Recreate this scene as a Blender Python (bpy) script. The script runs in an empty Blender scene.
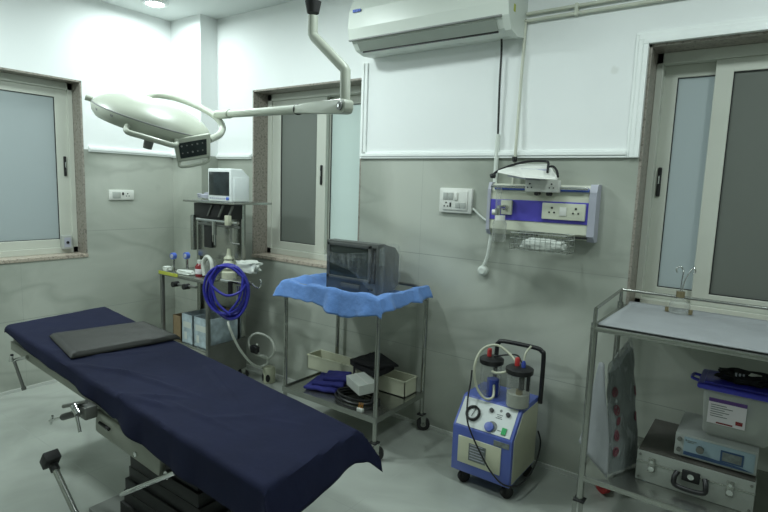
import bpy, bmesh, math, random
from mathutils import Vector, Matrix, noise
random.seed(4)
SC = bpy.context.scene
COL = SC.collection
PI = math.pi

# ---------------------------------------------------------------- materials
def nt(name):
    m = bpy.data.materials.new(name); m.use_nodes = True
    n = m.node_tree
    return m, n, n.nodes['Principled BSDF']
def mat(name, col, rough=.5, metal=0, bump=0, bscale=80, spec=None, var=0, vscale=6, sheen=0, coat=0, alpha=None, trans=0, ior=None):
    m, t, b = nt(name)
    b.inputs['Base Color'].default_value = (*col, 1)
    b.inputs['Roughness'].default_value = rough
    b.inputs['Metallic'].default_value = metal
    if spec is not None: b.inputs['Specular IOR Level'].default_value = spec
    if sheen: b.inputs['Sheen Weight'].default_value = sheen
    if coat: b.inputs['Coat Weight'].default_value = coat
    if alpha is not None: b.inputs['Alpha'].default_value = alpha
    if trans: b.inputs['Transmission Weight'].default_value = trans
    if ior: b.inputs['IOR'].default_value = ior
    tc = t.nodes.new('ShaderNodeTexCoord')
    if var:
        nz = t.nodes.new('ShaderNodeTexNoise'); nz.inputs['Scale'].default_value = vscale; nz.inputs['Detail'].default_value = 5
        t.links.new(tc.outputs['Object'], nz.inputs['Vector'])
        r = t.nodes.new('ShaderNodeMapRange'); r.inputs[1].default_value = .3; r.inputs[2].default_value = .7
        r.inputs[3].default_value = 1-var; r.inputs[4].default_value = 1+var
        t.links.new(nz.outputs['Fac'], r.inputs[0])
        mx = t.nodes.new('ShaderNodeVectorMath'); mx.operation = 'SCALE'; mx.inputs[0].default_value = col
        t.links.new(r.outputs[0], mx.inputs['Scale']); t.links.new(mx.outputs[0], b.inputs['Base Color'])
    if bump:
        nz = t.nodes.new('ShaderNodeTexNoise'); nz.inputs['Scale'].default_value = bscale; nz.inputs['Detail'].default_value = 4
        t.links.new(tc.outputs['Object'], nz.inputs['Vector'])
        bp = t.nodes.new('ShaderNodeBump'); bp.inputs['Strength'].default_value = bump; bp.inputs['Distance'].default_value = .02
        t.links.new(nz.outputs['Fac'], bp.inputs['Height']); t.links.new(bp.outputs[0], b.inputs['Normal'])
    return m
def math_node(t, op, a, b=None):
    n = t.nodes.new('ShaderNodeMath'); n.operation = op
    for i, v in enumerate((a, b)):
        if v is None: continue
        if isinstance(v, (int, float)): n.inputs[i].default_value = v
        else: t.links.new(v, n.inputs[i])
    return n.outputs[0]
def mixcol(t, fac, a, b):
    n = t.nodes.new('ShaderNodeMix'); n.data_type = 'RGBA'
    if isinstance(fac, (int, float)): n.inputs['Factor'].default_value = fac
    else: t.links.new(fac, n.inputs['Factor'])
    for k, v in ((6, a), (7, b)):
        if isinstance(v, tuple): n.inputs[k].default_value = (*v, 1)
        else: t.links.new(v, n.inputs[k])
    return n.outputs[2]
def marble(t, base, dark, scale=1.0):
    g = t.nodes.new('ShaderNodeNewGeometry')
    n1 = t.nodes.new('ShaderNodeTexNoise'); n1.inputs['Scale'].default_value = 1.6*scale; n1.inputs['Detail'].default_value = 6; n1.inputs['Distortion'].default_value = .8
    t.links.new(g.outputs['Position'], n1.inputs['Vector'])
    r = t.nodes.new('ShaderNodeMapRange'); r.inputs[1].default_value = .38; r.inputs[2].default_value = .66
    t.links.new(n1.outputs['Fac'], r.inputs[0])
    c = mixcol(t, r.outputs[0], base, dark)
    n2 = t.nodes.new('ShaderNodeTexNoise'); n2.inputs['Scale'].default_value = .9*scale; n2.inputs['Detail'].default_value = 3; n2.inputs['Distortion'].default_value = .5
    mp = t.nodes.new('ShaderNodeMapping'); mp.inputs['Rotation'].default_value = (.6, .75, .5); mp.inputs['Scale'].default_value = (.7, 1, 2.4)
    t.links.new(g.outputs['Position'], mp.inputs[0]); t.links.new(mp.outputs[0], n2.inputs['Vector'])
    d = math_node(t, 'ABSOLUTE', math_node(t, 'SUBTRACT', n2.outputs['Fac'], .5))
    v = t.nodes.new('ShaderNodeMapRange'); v.inputs[1].default_value = 0; v.inputs[2].default_value = .028; v.inputs[3].default_value = .30; v.inputs[4].default_value = 0
    t.links.new(d, v.inputs[0])
    return mixcol(t, v.outputs[0], c, tuple(x*.62 for x in dark)), g
def joint(t, coord, period, off, w=.003):
    x = math_node(t, 'FRACT', math_node(t, 'DIVIDE', math_node(t, 'SUBTRACT', coord, off), period))
    d = math_node(t, 'ABSOLUTE', math_node(t, 'SUBTRACT', x, .5))
    return math_node(t, 'GREATER_THAN', d, .5 - w/period/1.0)
def wall_mat(name):
    m, t, b = nt(name)
    c, g = marble(t, (.50, .525, .465), (.335, .36, .31), .8)
    s = t.nodes.new('ShaderNodeSeparateXYZ'); t.links.new(g.outputs['Position'], s.inputs[0])
    jz = joint(t, s.outputs[2], .58, 1.65, .0016)
    u = math_node(t, 'ADD', s.outputs[0], s.outputs[1])
    ju = joint(t, u, 1.2, 1.02, .0006)
    j = math_node(t, 'MAXIMUM', jz, ju)
    tile = mixcol(t, j, c, (.28, .30, .27))
    n = t.nodes.new('ShaderNodeTexNoise'); n.inputs['Scale'].default_value = 1.3; n.inputs['Detail'].default_value = 5
    t.links.new(g.outputs['Position'], n.inputs['Vector'])
    paint = mixcol(t, n.outputs['Fac'], (.80, .83, .82), (.86, .88, .87))
    n3 = t.nodes.new('ShaderNodeTexNoise'); n3.inputs['Scale'].default_value = 9; n3.inputs['Detail'].default_value = 2
    t.links.new(g.outputs['Position'], n3.inputs['Vector'])
    spot = t.nodes.new('ShaderNodeMapRange'); spot.inputs[1].default_value = .74; spot.inputs[2].default_value = .8
    t.links.new(n3.outputs['Fac'], spot.inputs[0])
    paint = mixcol(t, math_node(t, 'MULTIPLY', spot.outputs[0], .35), paint, (.6, .61, .55))
    up = math_node(t, 'GREATER_THAN', s.outputs[2], 1.655)
    t.links.new(mixcol(t, up, tile, paint), b.inputs['Base Color'])
    r = math_node(t, 'ADD', math_node(t, 'MULTIPLY', up, .3), .3)
    t.links.new(r, b.inputs['Roughness'])
    return m
def floor_mat():
    m, t, b = nt('polished floor tile')
    c, g = marble(t, (.43, .455, .415), (.32, .345, .31), .9)
    s = t.nodes.new('ShaderNodeSeparateXYZ'); t.links.new(g.outputs['Position'], s.inputs[0])
    j = math_node(t, 'MAXIMUM', joint(t, s.outputs[0], .6, -1.42, .002), joint(t, s.outputs[1], .6, 2.38, .002))
    t.links.new(mixcol(t, j, c, (.36, .385, .355)), b.inputs['Base Color'])
    b.inputs['Roughness'].default_value = .22
    return m
def granite_mat(name, a, b_, rough=.35):
    m, t, b = nt(name)
    g = t.nodes.new('ShaderNodeNewGeometry')
    v = t.nodes.new('ShaderNodeTexVoronoi'); v.inputs['Scale'].default_value = 150
    t.links.new(g.outputs['Position'], v.inputs['Vector'])
    n = t.nodes.new('ShaderNodeTexNoise'); n.inputs['Scale'].default_value = 60; n.inputs['Detail'].default_value = 4
    t.links.new(g.outputs['Position'], n.inputs['Vector'])
    s = t.nodes.new('ShaderNodeSeparateColor'); t.links.new(v.outputs['Color'], s.inputs[0])
    c = mixcol(t, s.outputs[0], a, b_)
    r = t.nodes.new('ShaderNodeMapRange'); r.inputs[1].default_value = .55; r.inputs[2].default_value = .62
    t.links.new(n.outputs['Fac'], r.inputs[0])
    c = mixcol(t, r.outputs[0], c, tuple(x*.7 for x in a))
    t.links.new(c, b.inputs['Base Color']); b.inputs['Roughness'].default_value = rough
    return m
def frosted(name, col, tr):
    m, t, b = nt(name)
    b.inputs['Base Color'].default_value = (*col, 1); b.inputs['Roughness'].default_value = .3
    tl = t.nodes.new('ShaderNodeBsdfTranslucent'); tl.inputs[0].default_value = (*tr, 1)
    mx = t.nodes.new('ShaderNodeMixShader'); mx.inputs[0].default_value = .5
    out = t.nodes['Material Output']
    t.links.new(b.outputs[0], mx.inputs[1]); t.links.new(tl.outputs[0], mx.inputs[2]); t.links.new(mx.outputs[0], out.inputs[0])
    return m
def clear(name, col, amount, rough=.08, streak=0):
    """thin clear plastic or glass: mostly see-through with a sheen"""
    m, t, b = nt(name)
    b.inputs['Base Color'].default_value = (*col, 1); b.inputs['Roughness'].default_value = rough
    tr = t.nodes.new('ShaderNodeBsdfTransparent')
    lw = t.nodes.new('ShaderNodeLayerWeight'); lw.inputs[0].default_value = .35
    f = math_node(t, 'ADD', math_node(t, 'MULTIPLY', lw.outputs['Facing'], .35 if streak else .5), amount)
    if streak:
        tc = t.nodes.new('ShaderNodeTexCoord'); mp = t.nodes.new('ShaderNodeMapping'); mp.inputs['Rotation'].default_value = (.5, .4, .3); mp.inputs['Scale'].default_value = (1, 1, .22)
        nz = t.nodes.new('ShaderNodeTexNoise'); nz.inputs['Scale'].default_value = 38; nz.inputs['Detail'].default_value = 3; nz.inputs['Distortion'].default_value = .6
        t.links.new(tc.outputs['Object'], mp.inputs[0]); t.links.new(mp.outputs[0], nz.inputs['Vector'])
        r = t.nodes.new('ShaderNodeMapRange'); r.inputs[1].default_value = .52; r.inputs[2].default_value = .74; r.inputs[3].default_value = 0; r.inputs[4].default_value = streak
        t.links.new(nz.outputs['Fac'], r.inputs[0]); f = math_node(t, 'ADD', f, r.outputs[0])
        bp = t.nodes.new('ShaderNodeBump'); bp.inputs['Strength'].default_value = .6; bp.inputs['Distance'].default_value = .02; t.links.new(nz.outputs['Fac'], bp.inputs['Height']); t.links.new(bp.outputs[0], b.inputs['Normal'])
    f = math_node(t, 'MINIMUM', f, 1)
    mx = t.nodes.new('ShaderNodeMixShader')
    t.links.new(f, mx.inputs[0]); t.links.new(tr.outputs[0], mx.inputs[1]); t.links.new(b.outputs[0], mx.inputs[2])
    t.links.new(mx.outputs[0], t.nodes['Material Output'].inputs[0])
    return m
M = dict(
    wall=wall_mat('painted wall over marble tile'), floor=floor_mat(),
    ceiling=mat('ceiling paint', (.66, .70, .68), .8, bump=.02, var=.03, vscale=1),
    white=mat('white trim paint', (.86, .89, .87), .45, var=.03, vscale=4),
    granite=granite_mat('speckled brown granite', (.25, .225, .19), (.34, .315, .275)),
    sill=granite_mat('pink beige granite', (.40, .34, .28), (.52, .46, .38)),
    upvc=mat('cream aluminium frame', (.56, .58, .51), .4, var=.04, vscale=3),
    skirt=mat('pale skirting strip', (.58, .60, .56), .4),
    black=mat('black plastic', (.012, .012, .013), .4),
    rubber=mat('black rubber', (.02, .02, .02), .7, bump=.1),
    gblue=frosted('pale blue frosted glass', (.46, .50, .50), (.68, .74, .74)),
    gteal=frosted('frosted glass bright', (.56, .66, .62), (.95, 1, .97)),
    ggrey=frosted('grey meshed glass', (.29, .31, .28), (.29, .32, .29)),
    lamp=mat('cream lamp enamel', (.47, .50, .42), .38, coat=.15, var=.03, vscale=3),
    lampgrey=mat('grey lamp plastic', (.22, .23, .22), .5),
    screen=mat('dark screen', (.02, .028, .03), .15, var=.3, vscale=14),
    ac=mat('air conditioner white plastic', (.66, .70, .64), .35, var=.02, vscale=3),
    acflap=mat('air conditioner flap', (.30, .33, .29), .45),
    ltblue=mat('blue print', (.08, .15, .55), .5),
    yellow=mat('yellow sticker', (.45, .48, .06), .5),
    socket=mat('white socket plastic', (.72, .73, .68), .35),
    socketgrey=mat('grey switch rocker', (.42, .44, .41), .35),
    pipe=mat('cream conduit', (.58, .60, .50), .5, var=.06, vscale=8),
    pipewhite=mat('white conduit', (.68, .72, .66), .5),
    steel=mat('brushed stainless steel', (.40, .41, .38), .27, .95, bump=.03, bscale=60, var=.08, vscale=9),
    steeldark=mat('dull dark steel', (.20, .205, .19), .42, .7, var=.12, vscale=7),
    chrome=mat('chrome', (.62, .63, .62), .15, 1),
    purple=mat('violet panel stripe', (.09, .075, .50), .4),
    panel=mat('ivory panel enamel', (.62, .64, .52), .4, var=.04, vscale=6),
    panelgrey=mat('grey end cap', (.42, .43, .50), .45),
    crt=mat('grey television shell', (.10, .105, .10), .5, var=.08, vscale=20),
    crtglass=mat('television glass', (.035, .045, .042), .12),
    drape=mat('light blue drape', (.13, .27, .62), .85, bump=.25, bscale=30, var=.08, vscale=14, sheen=.2),
    film=clear('crumpled clear plastic film', (.75, .79, .79), .0, .2, .16),
    glass=clear('clear jar plastic', (.5, .52, .48), .14, .06),
    tray=mat('ivory plastic tray', (.52, .53, .40), .5, var=.05, vscale=9),
    navy=mat('dark navy cotton sheet', (.0085, .0112, .036), .85, bump=.12, bscale=22, var=.1, vscale=8, spec=.25),
    bluecloth=mat('royal blue cloth', (.02, .022, .17), .85, bump=.3, bscale=50, var=.15, vscale=20),
    mattress=mat('black mattress vinyl', (.02, .02, .025), .5),
    pad=mat('dark grey leatherette', (.021, .021, .018), .5, bump=.05, bscale=120, var=.12, vscale=8),
    tableframe=mat('beige grey table metal', (.29, .30, .255), .45, .2, var=.08, vscale=8),
    baseplate=mat('grey painted base', (.17, .18, .165), .5),
    baseblack=mat('black bellows', (.004, .004, .005), .55),
    blackcloth=mat('black cloth', (.008, .008, .010), .85, bump=.3, bscale=60),
    carton=mat('brown cardboard', (.25, .18, .10), .8, var=.1, vscale=14),
    cartonblue=mat('blue and white printed carton', (.42, .50, .54), .7, var=.25, vscale=22),
    cartonwhite=mat('white card', (.62, .65, .60), .7, var=.06, vscale=18),
    tape=mat('tan tape', (.45, .40, .28), .6),
    hose=mat('blue rubber hose', (.028, .028, .30), .35),
    hosewhite=mat('white plastic hose', (.60, .62, .56), .4),
    hoseclear=mat('milky tube', (.46, .47, .36), .35),
    suction=mat('blue enamel', (.085, .125, .42), .38, coat=.2, var=.04, vscale=6),
    cream=mat('cream enamel', (.55, .56, .41), .4, coat=.2, var=.04, vscale=6),
    facia=mat('white facia', (.62, .66, .64), .45),
    red=mat('red plastic', (.42, .03, .03), .4),
    redbottle=mat('dark red bottle', (.22, .02, .025), .25),
    green=mat('green rocker switch', (.02, .35, .10), .35),
    plate=mat('grey printed plate', (.16, .18, .17), .5, var=.3, vscale=60),
    fluid=mat('milky fluid', (.42, .43, .37), .4),
    bluefloat=mat('blue filter', (.04, .07, .35), .4),
    brass=mat('brass', (.36, .30, .18), .35, .8),
    sheetwhite=mat('white table sheet', (.30, .315, .325), .7, bump=.15, bscale=14, var=.05, vscale=6),
    case=mat('dimpled aluminium', (.38, .40, .37), .42, .4, bump=.15, bscale=180, var=.05, vscale=12),
    casetop=mat('brown grey lid', (.085, .08, .07), .5, var=.2, vscale=12),
    device=mat('pale grey enamel', (.42, .44, .42), .45),
    deviceblue=mat('pale blue facia', (.30, .40, .46), .4),
    devnavy=mat('navy print', (.03, .07, .17), .4),
    lidblue=mat('blue lid plastic', (.035, .035, .40), .3),
    labelwhite=mat('white paper label', (.72, .68, .70), .6),
    labelpurple=mat('purple label print', (.10, .04, .20), .6),
    tub=clear('cloudy tub plastic', (.62, .64, .60), .42, .3),
    bag=clear('printed clear bag', (.40, .43, .43), .25, .2, .5),
    bagfill=mat('grey green folded film', (.16, .185, .18), .55, bump=.4, bscale=14, var=.2, vscale=9),
    bagred=mat('dull red print', (.17, .05, .065), .6),
    copper=mat('orange plug pins', (.55, .25, .05), .4, .5),
    monitor=mat('white monitor shell', (.76, .80, .79), .35),
    glow=None,
)
m, t, b = nt('downlight lens'); b.inputs['Emission Color'].default_value = (.93, 1, 1, 1); b.inputs['Emission Strength'].default_value = 14; M['glow'] = m

# ---------------------------------------------------------------- mesh helpers
ORG = {}
def NB(): return bmesh.new()
def xf(verts, Mx):
    for v in verts: v.co = Mx @ v.co
def box(bm, x0, x1, y0, y1, z0, z1, bev=0, Mx=None, seg=2):
    tmp = bmesh.new()
    bmesh.ops.create_cube(tmp, size=1)
    for v in tmp.verts:
        v.co = Vector(((x0+x1)/2 + v.co.x*(x1-x0), (y0+y1)/2 + v.co.y*(y1-y0), (z0+z1)/2 + v.co.z*(z1-z0)))
    if bev: bmesh.ops.bevel(tmp, geom=tmp.edges[:], offset=bev, segments=seg, profile=.5, affect='EDGES')
    if Mx is not None: xf(tmp.verts, Mx)
    merge(bm, tmp)
def merge(bm, tmp):
    mp = {}
    for v in tmp.verts: mp[v] = bm.verts.new(v.co)
    for f in tmp.faces:
        try: bm.faces.new([mp[v] for v in f.verts])
        except ValueError: pass
    tmp.free()
def frame_of(d):
    d = d.normalized()
    a = Vector((0, 0, 1)) if abs(d.z) < .95 else Vector((1, 0, 0))
    u = d.cross(a).normalized(); w = u.cross(d).normalized()
    return u, w
def cyl(bm, p0, p1, r0, r1=None, seg=20, cap=True):
    p0 = Vector(p0); p1 = Vector(p1); r1 = r0 if r1 is None else r1
    u, w = frame_of(p1-p0)
    A = [bm.verts.new(p0 + (u*math.cos(2*PI*i/seg) + w*math.sin(2*PI*i/seg))*r0) for i in range(seg)]
    B = [bm.verts.new(p1 + (u*math.cos(2*PI*i/seg) + w*math.sin(2*PI*i/seg))*r1) for i in range(seg)]
    for i in range(seg):
        bm.faces.new((A[i], A[(i+1) % seg], B[(i+1) % seg], B[i]))
    if cap:
        bm.faces.new(A[::-1]); bm.faces.new(B)
def smooth_path(pts, n=6, closed=False):
    pts = [Vector(p) for p in pts]; out = []
    N = len(pts)
    rng = range(N) if closed else range(N-1)
    for i in rng:
        g = lambda k: pts[k % N] if closed else pts[max(0, min(N-1, k))]
        p0, p1, p2, p3 = g(i-1), g(i), g(i+1), g(i+2)
        for k in range(n):
            s = k/n
            out.append(.5*((2*p1) + (p2-p0)*s + (2*p0-5*p1+4*p2-p3)*s*s + (3*p1-p0-3*p2+p3)*s**3))
    if not closed: out.append(pts[-1])
    return out
def tube(bm, pts, r, seg=10, closed=False, radii=None):
    pts = [Vector(p) for p in pts]; N = len(pts); rings = []
    prev = None
    for i, p in enumerate(pts):
        a = pts[(i-1) % N] if (closed or i > 0) else p
        c = pts[(i+1) % N] if (closed or i < N-1) else p
        d = (c-a).normalized()
        if prev is None: u, w = frame_of(d)
        else:
            u = (prev - d*prev.dot(d)).normalized(); w = u.cross(d).normalized()*-1
            w = d.cross(u).normalized()
        if prev is None: w = d.cross(u).normalized()
        prev = u
        rr = radii[i] if radii else r
        rings.append([bm.verts.new(p + (u*math.cos(2*PI*k/seg) + w*math.sin(2*PI*k/seg))*rr) for k in range(seg)])
    for i in range(N if closed else N-1):
        A, B = rings[i], rings[(i+1) % N]
        for k in range(seg): bm.faces.new((A[k], A[(k+1) % seg], B[(k+1) % seg], B[k]))
    if not closed:
        bm.faces.new(rings[0][::-1]); bm.faces.new(rings[-1])
def lathe(bm, c, prof, axis=(0, 0, 1), seg=32):
    c = Vector(c); ax = Vector(axis).normalized(); u, w = frame_of(ax)
    rings = []
    for r, h in prof:
        if r < 1e-5: rings.append([bm.verts.new(c+ax*h)])
        else: rings.append([bm.verts.new(c + ax*h + (u*math.cos(2*PI*k/seg) + w*math.sin(2*PI*k/seg))*r) for k in range(seg)])
    for A, B in zip(rings, rings[1:]):
        for k in range(seg):
            k2 = (k+1) % seg
            if len(A) == 1 and len(B) == 1: continue
            if len(A) == 1: bm.faces.new((A[0], B[k2], B[k]))
            elif len(B) == 1: bm.faces.new((A[k], A[k2], B[0]))
            else: bm.faces.new((A[k], A[k2], B[k2], B[k]))
def quad(bm, a, b, c, d, th=.002):
    """a flat plate with thickness"""
    a, b, c, d = map(Vector, (a, b, c, d)); n = (b-a).cross(d-a).normalized()*th
    lo = [bm.verts.new(p) for p in (a, b, c, d)]; hi = [bm.verts.new(p+n) for p in (a, b, c, d)]
    bm.faces.new(lo[::-1]); bm.faces.new(hi)
    for i in range(4): bm.faces.new((lo[i], lo[(i+1) % 4], hi[(i+1) % 4], hi[i]))
def extrude_poly(bm, pts, vec):
    vec = Vector(vec)
    lo = [bm.verts.new(Vector(p)) for p in pts]; hi = [bm.verts.new(Vector(p)+vec) for p in pts]
    bm.faces.new(lo[::-1]); bm.faces.new(hi); n = len(pts)
    for i in range(n): bm.faces.new((lo[i], lo[(i+1) % n], hi[(i+1) % n], hi[i]))
def ring(bm, c, axis, R, r, seg=32, s2=8):
    u, w = frame_of(Vector(axis)); c = Vector(c)
    tube(bm, [c + (u*math.cos(2*PI*i/seg) + w*math.sin(2*PI*i/seg))*R for i in range(seg)], r, s2, closed=True)

def link(name, bm, m, parent=None, smooth=False, solid=0, subsurf=0):
    bmesh.ops.recalc_face_normals(bm, faces=bm.faces[:])
    me = bpy.data.meshes.new(name); o = bpy.data.objects.new(name, me); COL.objects.link(o)
    if parent is None:
        xs = [v.co for v in bm.verts]
        org = Vector(((min(v.x for v in xs)+max(v.x for v in xs))/2, (min(v.y for v in xs)+max(v.y for v in xs))/2, min(v.z for v in xs)))
        o.location = org
    else:
        org = ORG[parent.name]; o.parent = parent
    for v in bm.verts: v.co -= org
    if smooth:
        for f in bm.faces: f.smooth = True
        for e in bm.edges:
            if len(e.link_faces) == 2 and e.calc_face_angle(0) > math.radians(38): e.smooth = False
    bm.to_mesh(me); bm.free()
    me.materials.append(m)
    ORG[o.name] = org
    if solid:
        s = o.modifiers.new('solid', 'SOLIDIFY'); s.thickness = solid; s.offset = 0
    if subsurf:
        s = o.modifiers.new('sub', 'SUBSURF'); s.levels = subsurf; s.render_levels = subsurf
    return o
def tag(o, label, cat, group=None):
    o['label'] = label; o['category'] = cat
    if group: o['group'] = group
    return o
def thing(name, label, cat, loc, group=None):
    o = bpy.data.objects.new(name, None); COL.objects.link(o); o.location = loc; o.empty_display_size = .1
    ORG[o.name] = Vector(loc)
    return tag(o, label, cat, group)
def struct(name, bm, m, parent=None, smooth=False):
    o = link(name, bm, m, parent, smooth)
    if parent is None: o['kind'] = 'structure'
    return o
def sempty(name, loc):
    o = bpy.data.objects.new(name, None); COL.objects.link(o); o.location = loc; ORG[o.name] = Vector(loc); o['kind'] = 'structure'
    return o
def pbox(name, parent, m, *a, **k):
    bm = NB(); box(bm, *a, **k); return link(name, bm, m, parent, smooth=bool(k.get('bev')))
def pcyl(name, parent, m, p0, p1, r0, r1=None, seg=20):
    bm = NB(); cyl(bm, p0, p1, r0, r1, seg); return link(name, bm, m, parent, smooth=True)
def ptube(name, parent, m, pts, r, n=6, closed=False, seg=10):
    bm = NB(); tube(bm, smooth_path(pts, n, closed) if n else pts, r, seg, closed); return link(name, bm, m, parent, smooth=True)

# ---------------------------------------------------------------- room
YB, XL, CZ = 2.717, -4.013, 2.70
RX, FY = 1.6, -1.6
bm = NB(); box(bm, XL-.3, RX+.3, FY-.3, YB+.3, -.1, 0); struct('floor', bm, M['floor'])
bm = NB(); box(bm, XL-.3, RX+.3, FY-.3, YB+.3, CZ, CZ+.1); struct('ceiling', bm, M['ceiling'])
W2 = (-3.21, -2.165); W3 = (-.525, .66); W1 = (.55, 1.866)
SZ, HZ = .915, 2.137
bm = NB()
xs = [XL-.3, W2[0], W2[1], W3[0], W3[1], RX+.3]
for i in range(5):
    if i in (1, 3):
        box(bm, xs[i], xs[i+1], YB, YB+.3, 0, SZ-.012); box(bm, xs[i], xs[i+1], YB, YB+.3, HZ, CZ)
    else: box(bm, xs[i], xs[i+1], YB, YB+.3, 0, CZ)
struct('wall_back', bm, M['wall'])
bm = NB()
box(bm, XL-.3, XL, FY-.3, W1[0], 0, CZ); box(bm, XL-.3, XL, W1[1], YB, 0, CZ)
box(bm, XL-.3, XL, W1[0], W1[1], 0, SZ-.022); box(bm, XL-.3, XL, W1[0], W1[1], HZ-.012, CZ)
struct('wall_left', bm, M['wall'])
bm = NB(); box(bm, RX, RX+.3, FY-.3, YB, 0, CZ); struct('wall_right', bm, M['wall'])
bm = NB(); box(bm, XL, RX, FY-.3, FY, 0, CZ); struct('wall_front', bm, M['wall'])
bm = NB(); box(bm, XL, -3.627, 2.565, YB, 0, CZ); struct('wall_pillar', bm, M['wall'])
# skirting
bm = NB(); box(bm, -3.627, RX, YB-.010, YB, 0, .022); struct('baseboard_back', bm, M['skirt'])
bm = NB(); box(bm, XL, XL+.008, FY, 2.565, 0, .022); struct('baseboard_left', bm, M['skirt'])
# chair rails: stepped moulding
def rail(bm, axis, a, b, base, z, sgn=-1):
    for dz0, dz1, th in ((0, .012, .016), (.012, .030, .022), (.030, .040, .012)):
        if axis == 'x': box(bm, a, b, base+sgn*th if sgn < 0 else base, base if sgn < 0 else base+th, z+dz0, z+dz1, .002)
        else: box(bm, base if sgn > 0 else base-th, base+th if sgn > 0 else base, a, b, z+dz0, z+dz1, .002)
bm = NB(); rail(bm, 'x', W2[1]+.002, W3[0]-.055, YB, 1.635); struct('trim_1', bm, M['white'])
bm = NB(); rail(bm, 'x', -3.627, W2[0]-.01, YB, 1.635); struct('trim_2', bm, M['white'])
bm = NB(); rail(bm, 'y', W1[1]+.03, 2.565, XL, 1.640, 1); struct('trim_3', bm, M['white'])
bm = NB(); rail(bm, 'x', XL, -3.627, 2.565, 1.635); struct('trim_4', bm, M['white'])
bm = NB()   # surround of the right window
for a, b, th in ((0, .02, .026), (.02, .042, .018), (.042, .056, .01)):
    box(bm, W3[0]-b, W3[0]-a, YB-th, YB, 1.635, HZ+a, .002)
    box(bm, W3[0]-b, W3[1]+b, YB-th, YB, HZ+a, HZ+b, .002)
struct('trim_5', bm, M['white'])
bm = NB()   # upright by the middle window
box(bm, W2[1], W2[1]+.018, YB-.02, YB, 1.635, 2.22, .002); box(bm, W2[1]+.018, W2[1]+.04, YB-.012, YB, 1.635, 2.22, .002)
struct('trim_6', bm, M['white'])

def window(n, wall, u0, u1, frame_l, sashes, zsill, ztop, d0=.135):
    """wall 'b': u = x, depth = +y ; wall 'l': u = y, depth = -x"""
    def B(bm, ua, ub, wa, wb, za, zb, bev=0):
        if wall == 'b': box(bm, ua, ub, YB+wa, YB+wb, za, zb, bev)
        else: box(bm, XL-wb, XL-wa, ua, ub, za, zb, bev)
    root = sempty(f'window_{n}', ((u0+u1)/2, YB+.1, zsill) if wall == 'b' else (XL-.1, (u0+u1)/2, zsill))
    bm = NB()
    B(bm, u0, u0+.012, -.001, .29, zsill, ztop); B(bm, u1-.012, u1, -.001, .29, zsill, ztop); B(bm, u0, u1, -.001, .29, ztop-.012, ztop)
    struct('granite_surround', bm, M['granite'], root)
    bm = NB(); B(bm, u0-.005, u1+.005, -.006, .29, zsill-.025, zsill, .003); struct('window_sill', bm, M['sill'], root)
    bm = NB()
    B(bm, u0+.012, u0+.012+frame_l, d0, d0+.10, zsill, ztop-.012, .003); B(bm, u1-.012-frame_l, u1-.012, d0, d0+.10, zsill, ztop-.012, .003)
    B(bm, u0+.012, u1-.012, d0, d0+.10, zsill, zsill+.045, .003); B(bm, u0+.012, u1-.012, d0, d0+.10, ztop-.062, ztop-.012, .003)
    struct('window_frame', bm, M['upvc'], root)
    for (sa, sb, lay, gm, stile, hu) in sashes:
        w = d0+.012+lay*.042
        bm = NB(); z0, z1 = zsill+.045, ztop-.062
        B(bm, sa, sa+stile, w, w+.032, z0, z1, .003); B(bm, sb-stile, sb, w, w+.032, z0, z1, .003)
        B(bm, sa+stile-.002, sb-stile+.002, w, w+.032, z0, z0+.058, .003); B(bm, sa+stile-.002, sb-stile+.002, w, w+.032, z1-.058, z1, .003)
        so = struct('sash', bm, M['upvc'], root)
        bm = NB(); g = .004
        for q in ((sa+stile, sa+stile+g, z0+.058, z1-.058), (sb-stile-g, sb-stile, z0+.058, z1-.058), (sa+stile, sb-stile, z0+.058, z0+.058+g), (sa+stile, sb-stile, z1-.058-g, z1-.058)):
            B(bm, q[0], q[1], w+.006, w+.012, q[2], q[3])
        struct('gasket', bm, M['black'], so)
        bm = NB(); B(bm, sa+stile-.004, sb-stile+.004, w+.012, w+.018, z0+.05, z1-.05); struct('pane', bm, gm, so)
        if hu is not None:
            bm = NB(); B(bm, hu-.009, hu+.009, w-.012, w+.002, 1.46, 1.60, .005)
            struct('handle', bm, M['black'], so)
            bm = NB(); B(bm, hu-.003, hu+.003, w-.015, w-.011, 1.52, 1.56, .001); struct('latch', bm, M['chrome'], so)
    return root
w1 = window(1, 'l', W1[0], W1[1], .035, [(1.18, 1.822, 0, M['gblue'], .082, 1.79), (.595, 1.24, 1, M['gblue'], .06, None)], SZ-.01, HZ-.012, .115)
w2 = window(2, 'b', W2[0], W2[1], .045, [(-3.156, -2.605, 0, M['ggrey'], .090, -2.64), (-2.66, -2.219, 1, M['gteal'], .06, None)], SZ, HZ)
w3 = window(3, 'b', W3[0], W3[1], .03, [(-.487, .10, 1, M['gblue'], .060, -.463), (-.272, .621, 0, M['ggrey'], .07, None)], SZ, HZ)
bm = NB(); box(bm, XL-.13, XL-.085, 1.735, 1.805, .935, 1.035, .006)
cs = link('alarm_sensor', bm, M['socketgrey']); tag(cs, 'small grey plastic box with a dark dot at the foot of the left window frame', 'sensor')
bm = NB(); cyl(bm, (XL-.0875, 1.77, .985), (XL-.080, 1.77, .985), .010); link('sensor_dot', bm, M['black'], cs, True)
bm = NB(); box(bm, XL-.0875, XL-.0835, 1.748, 1.792, .95, 1.02, .001); link('sensor_face', bm, M['panelgrey'], cs)

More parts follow.
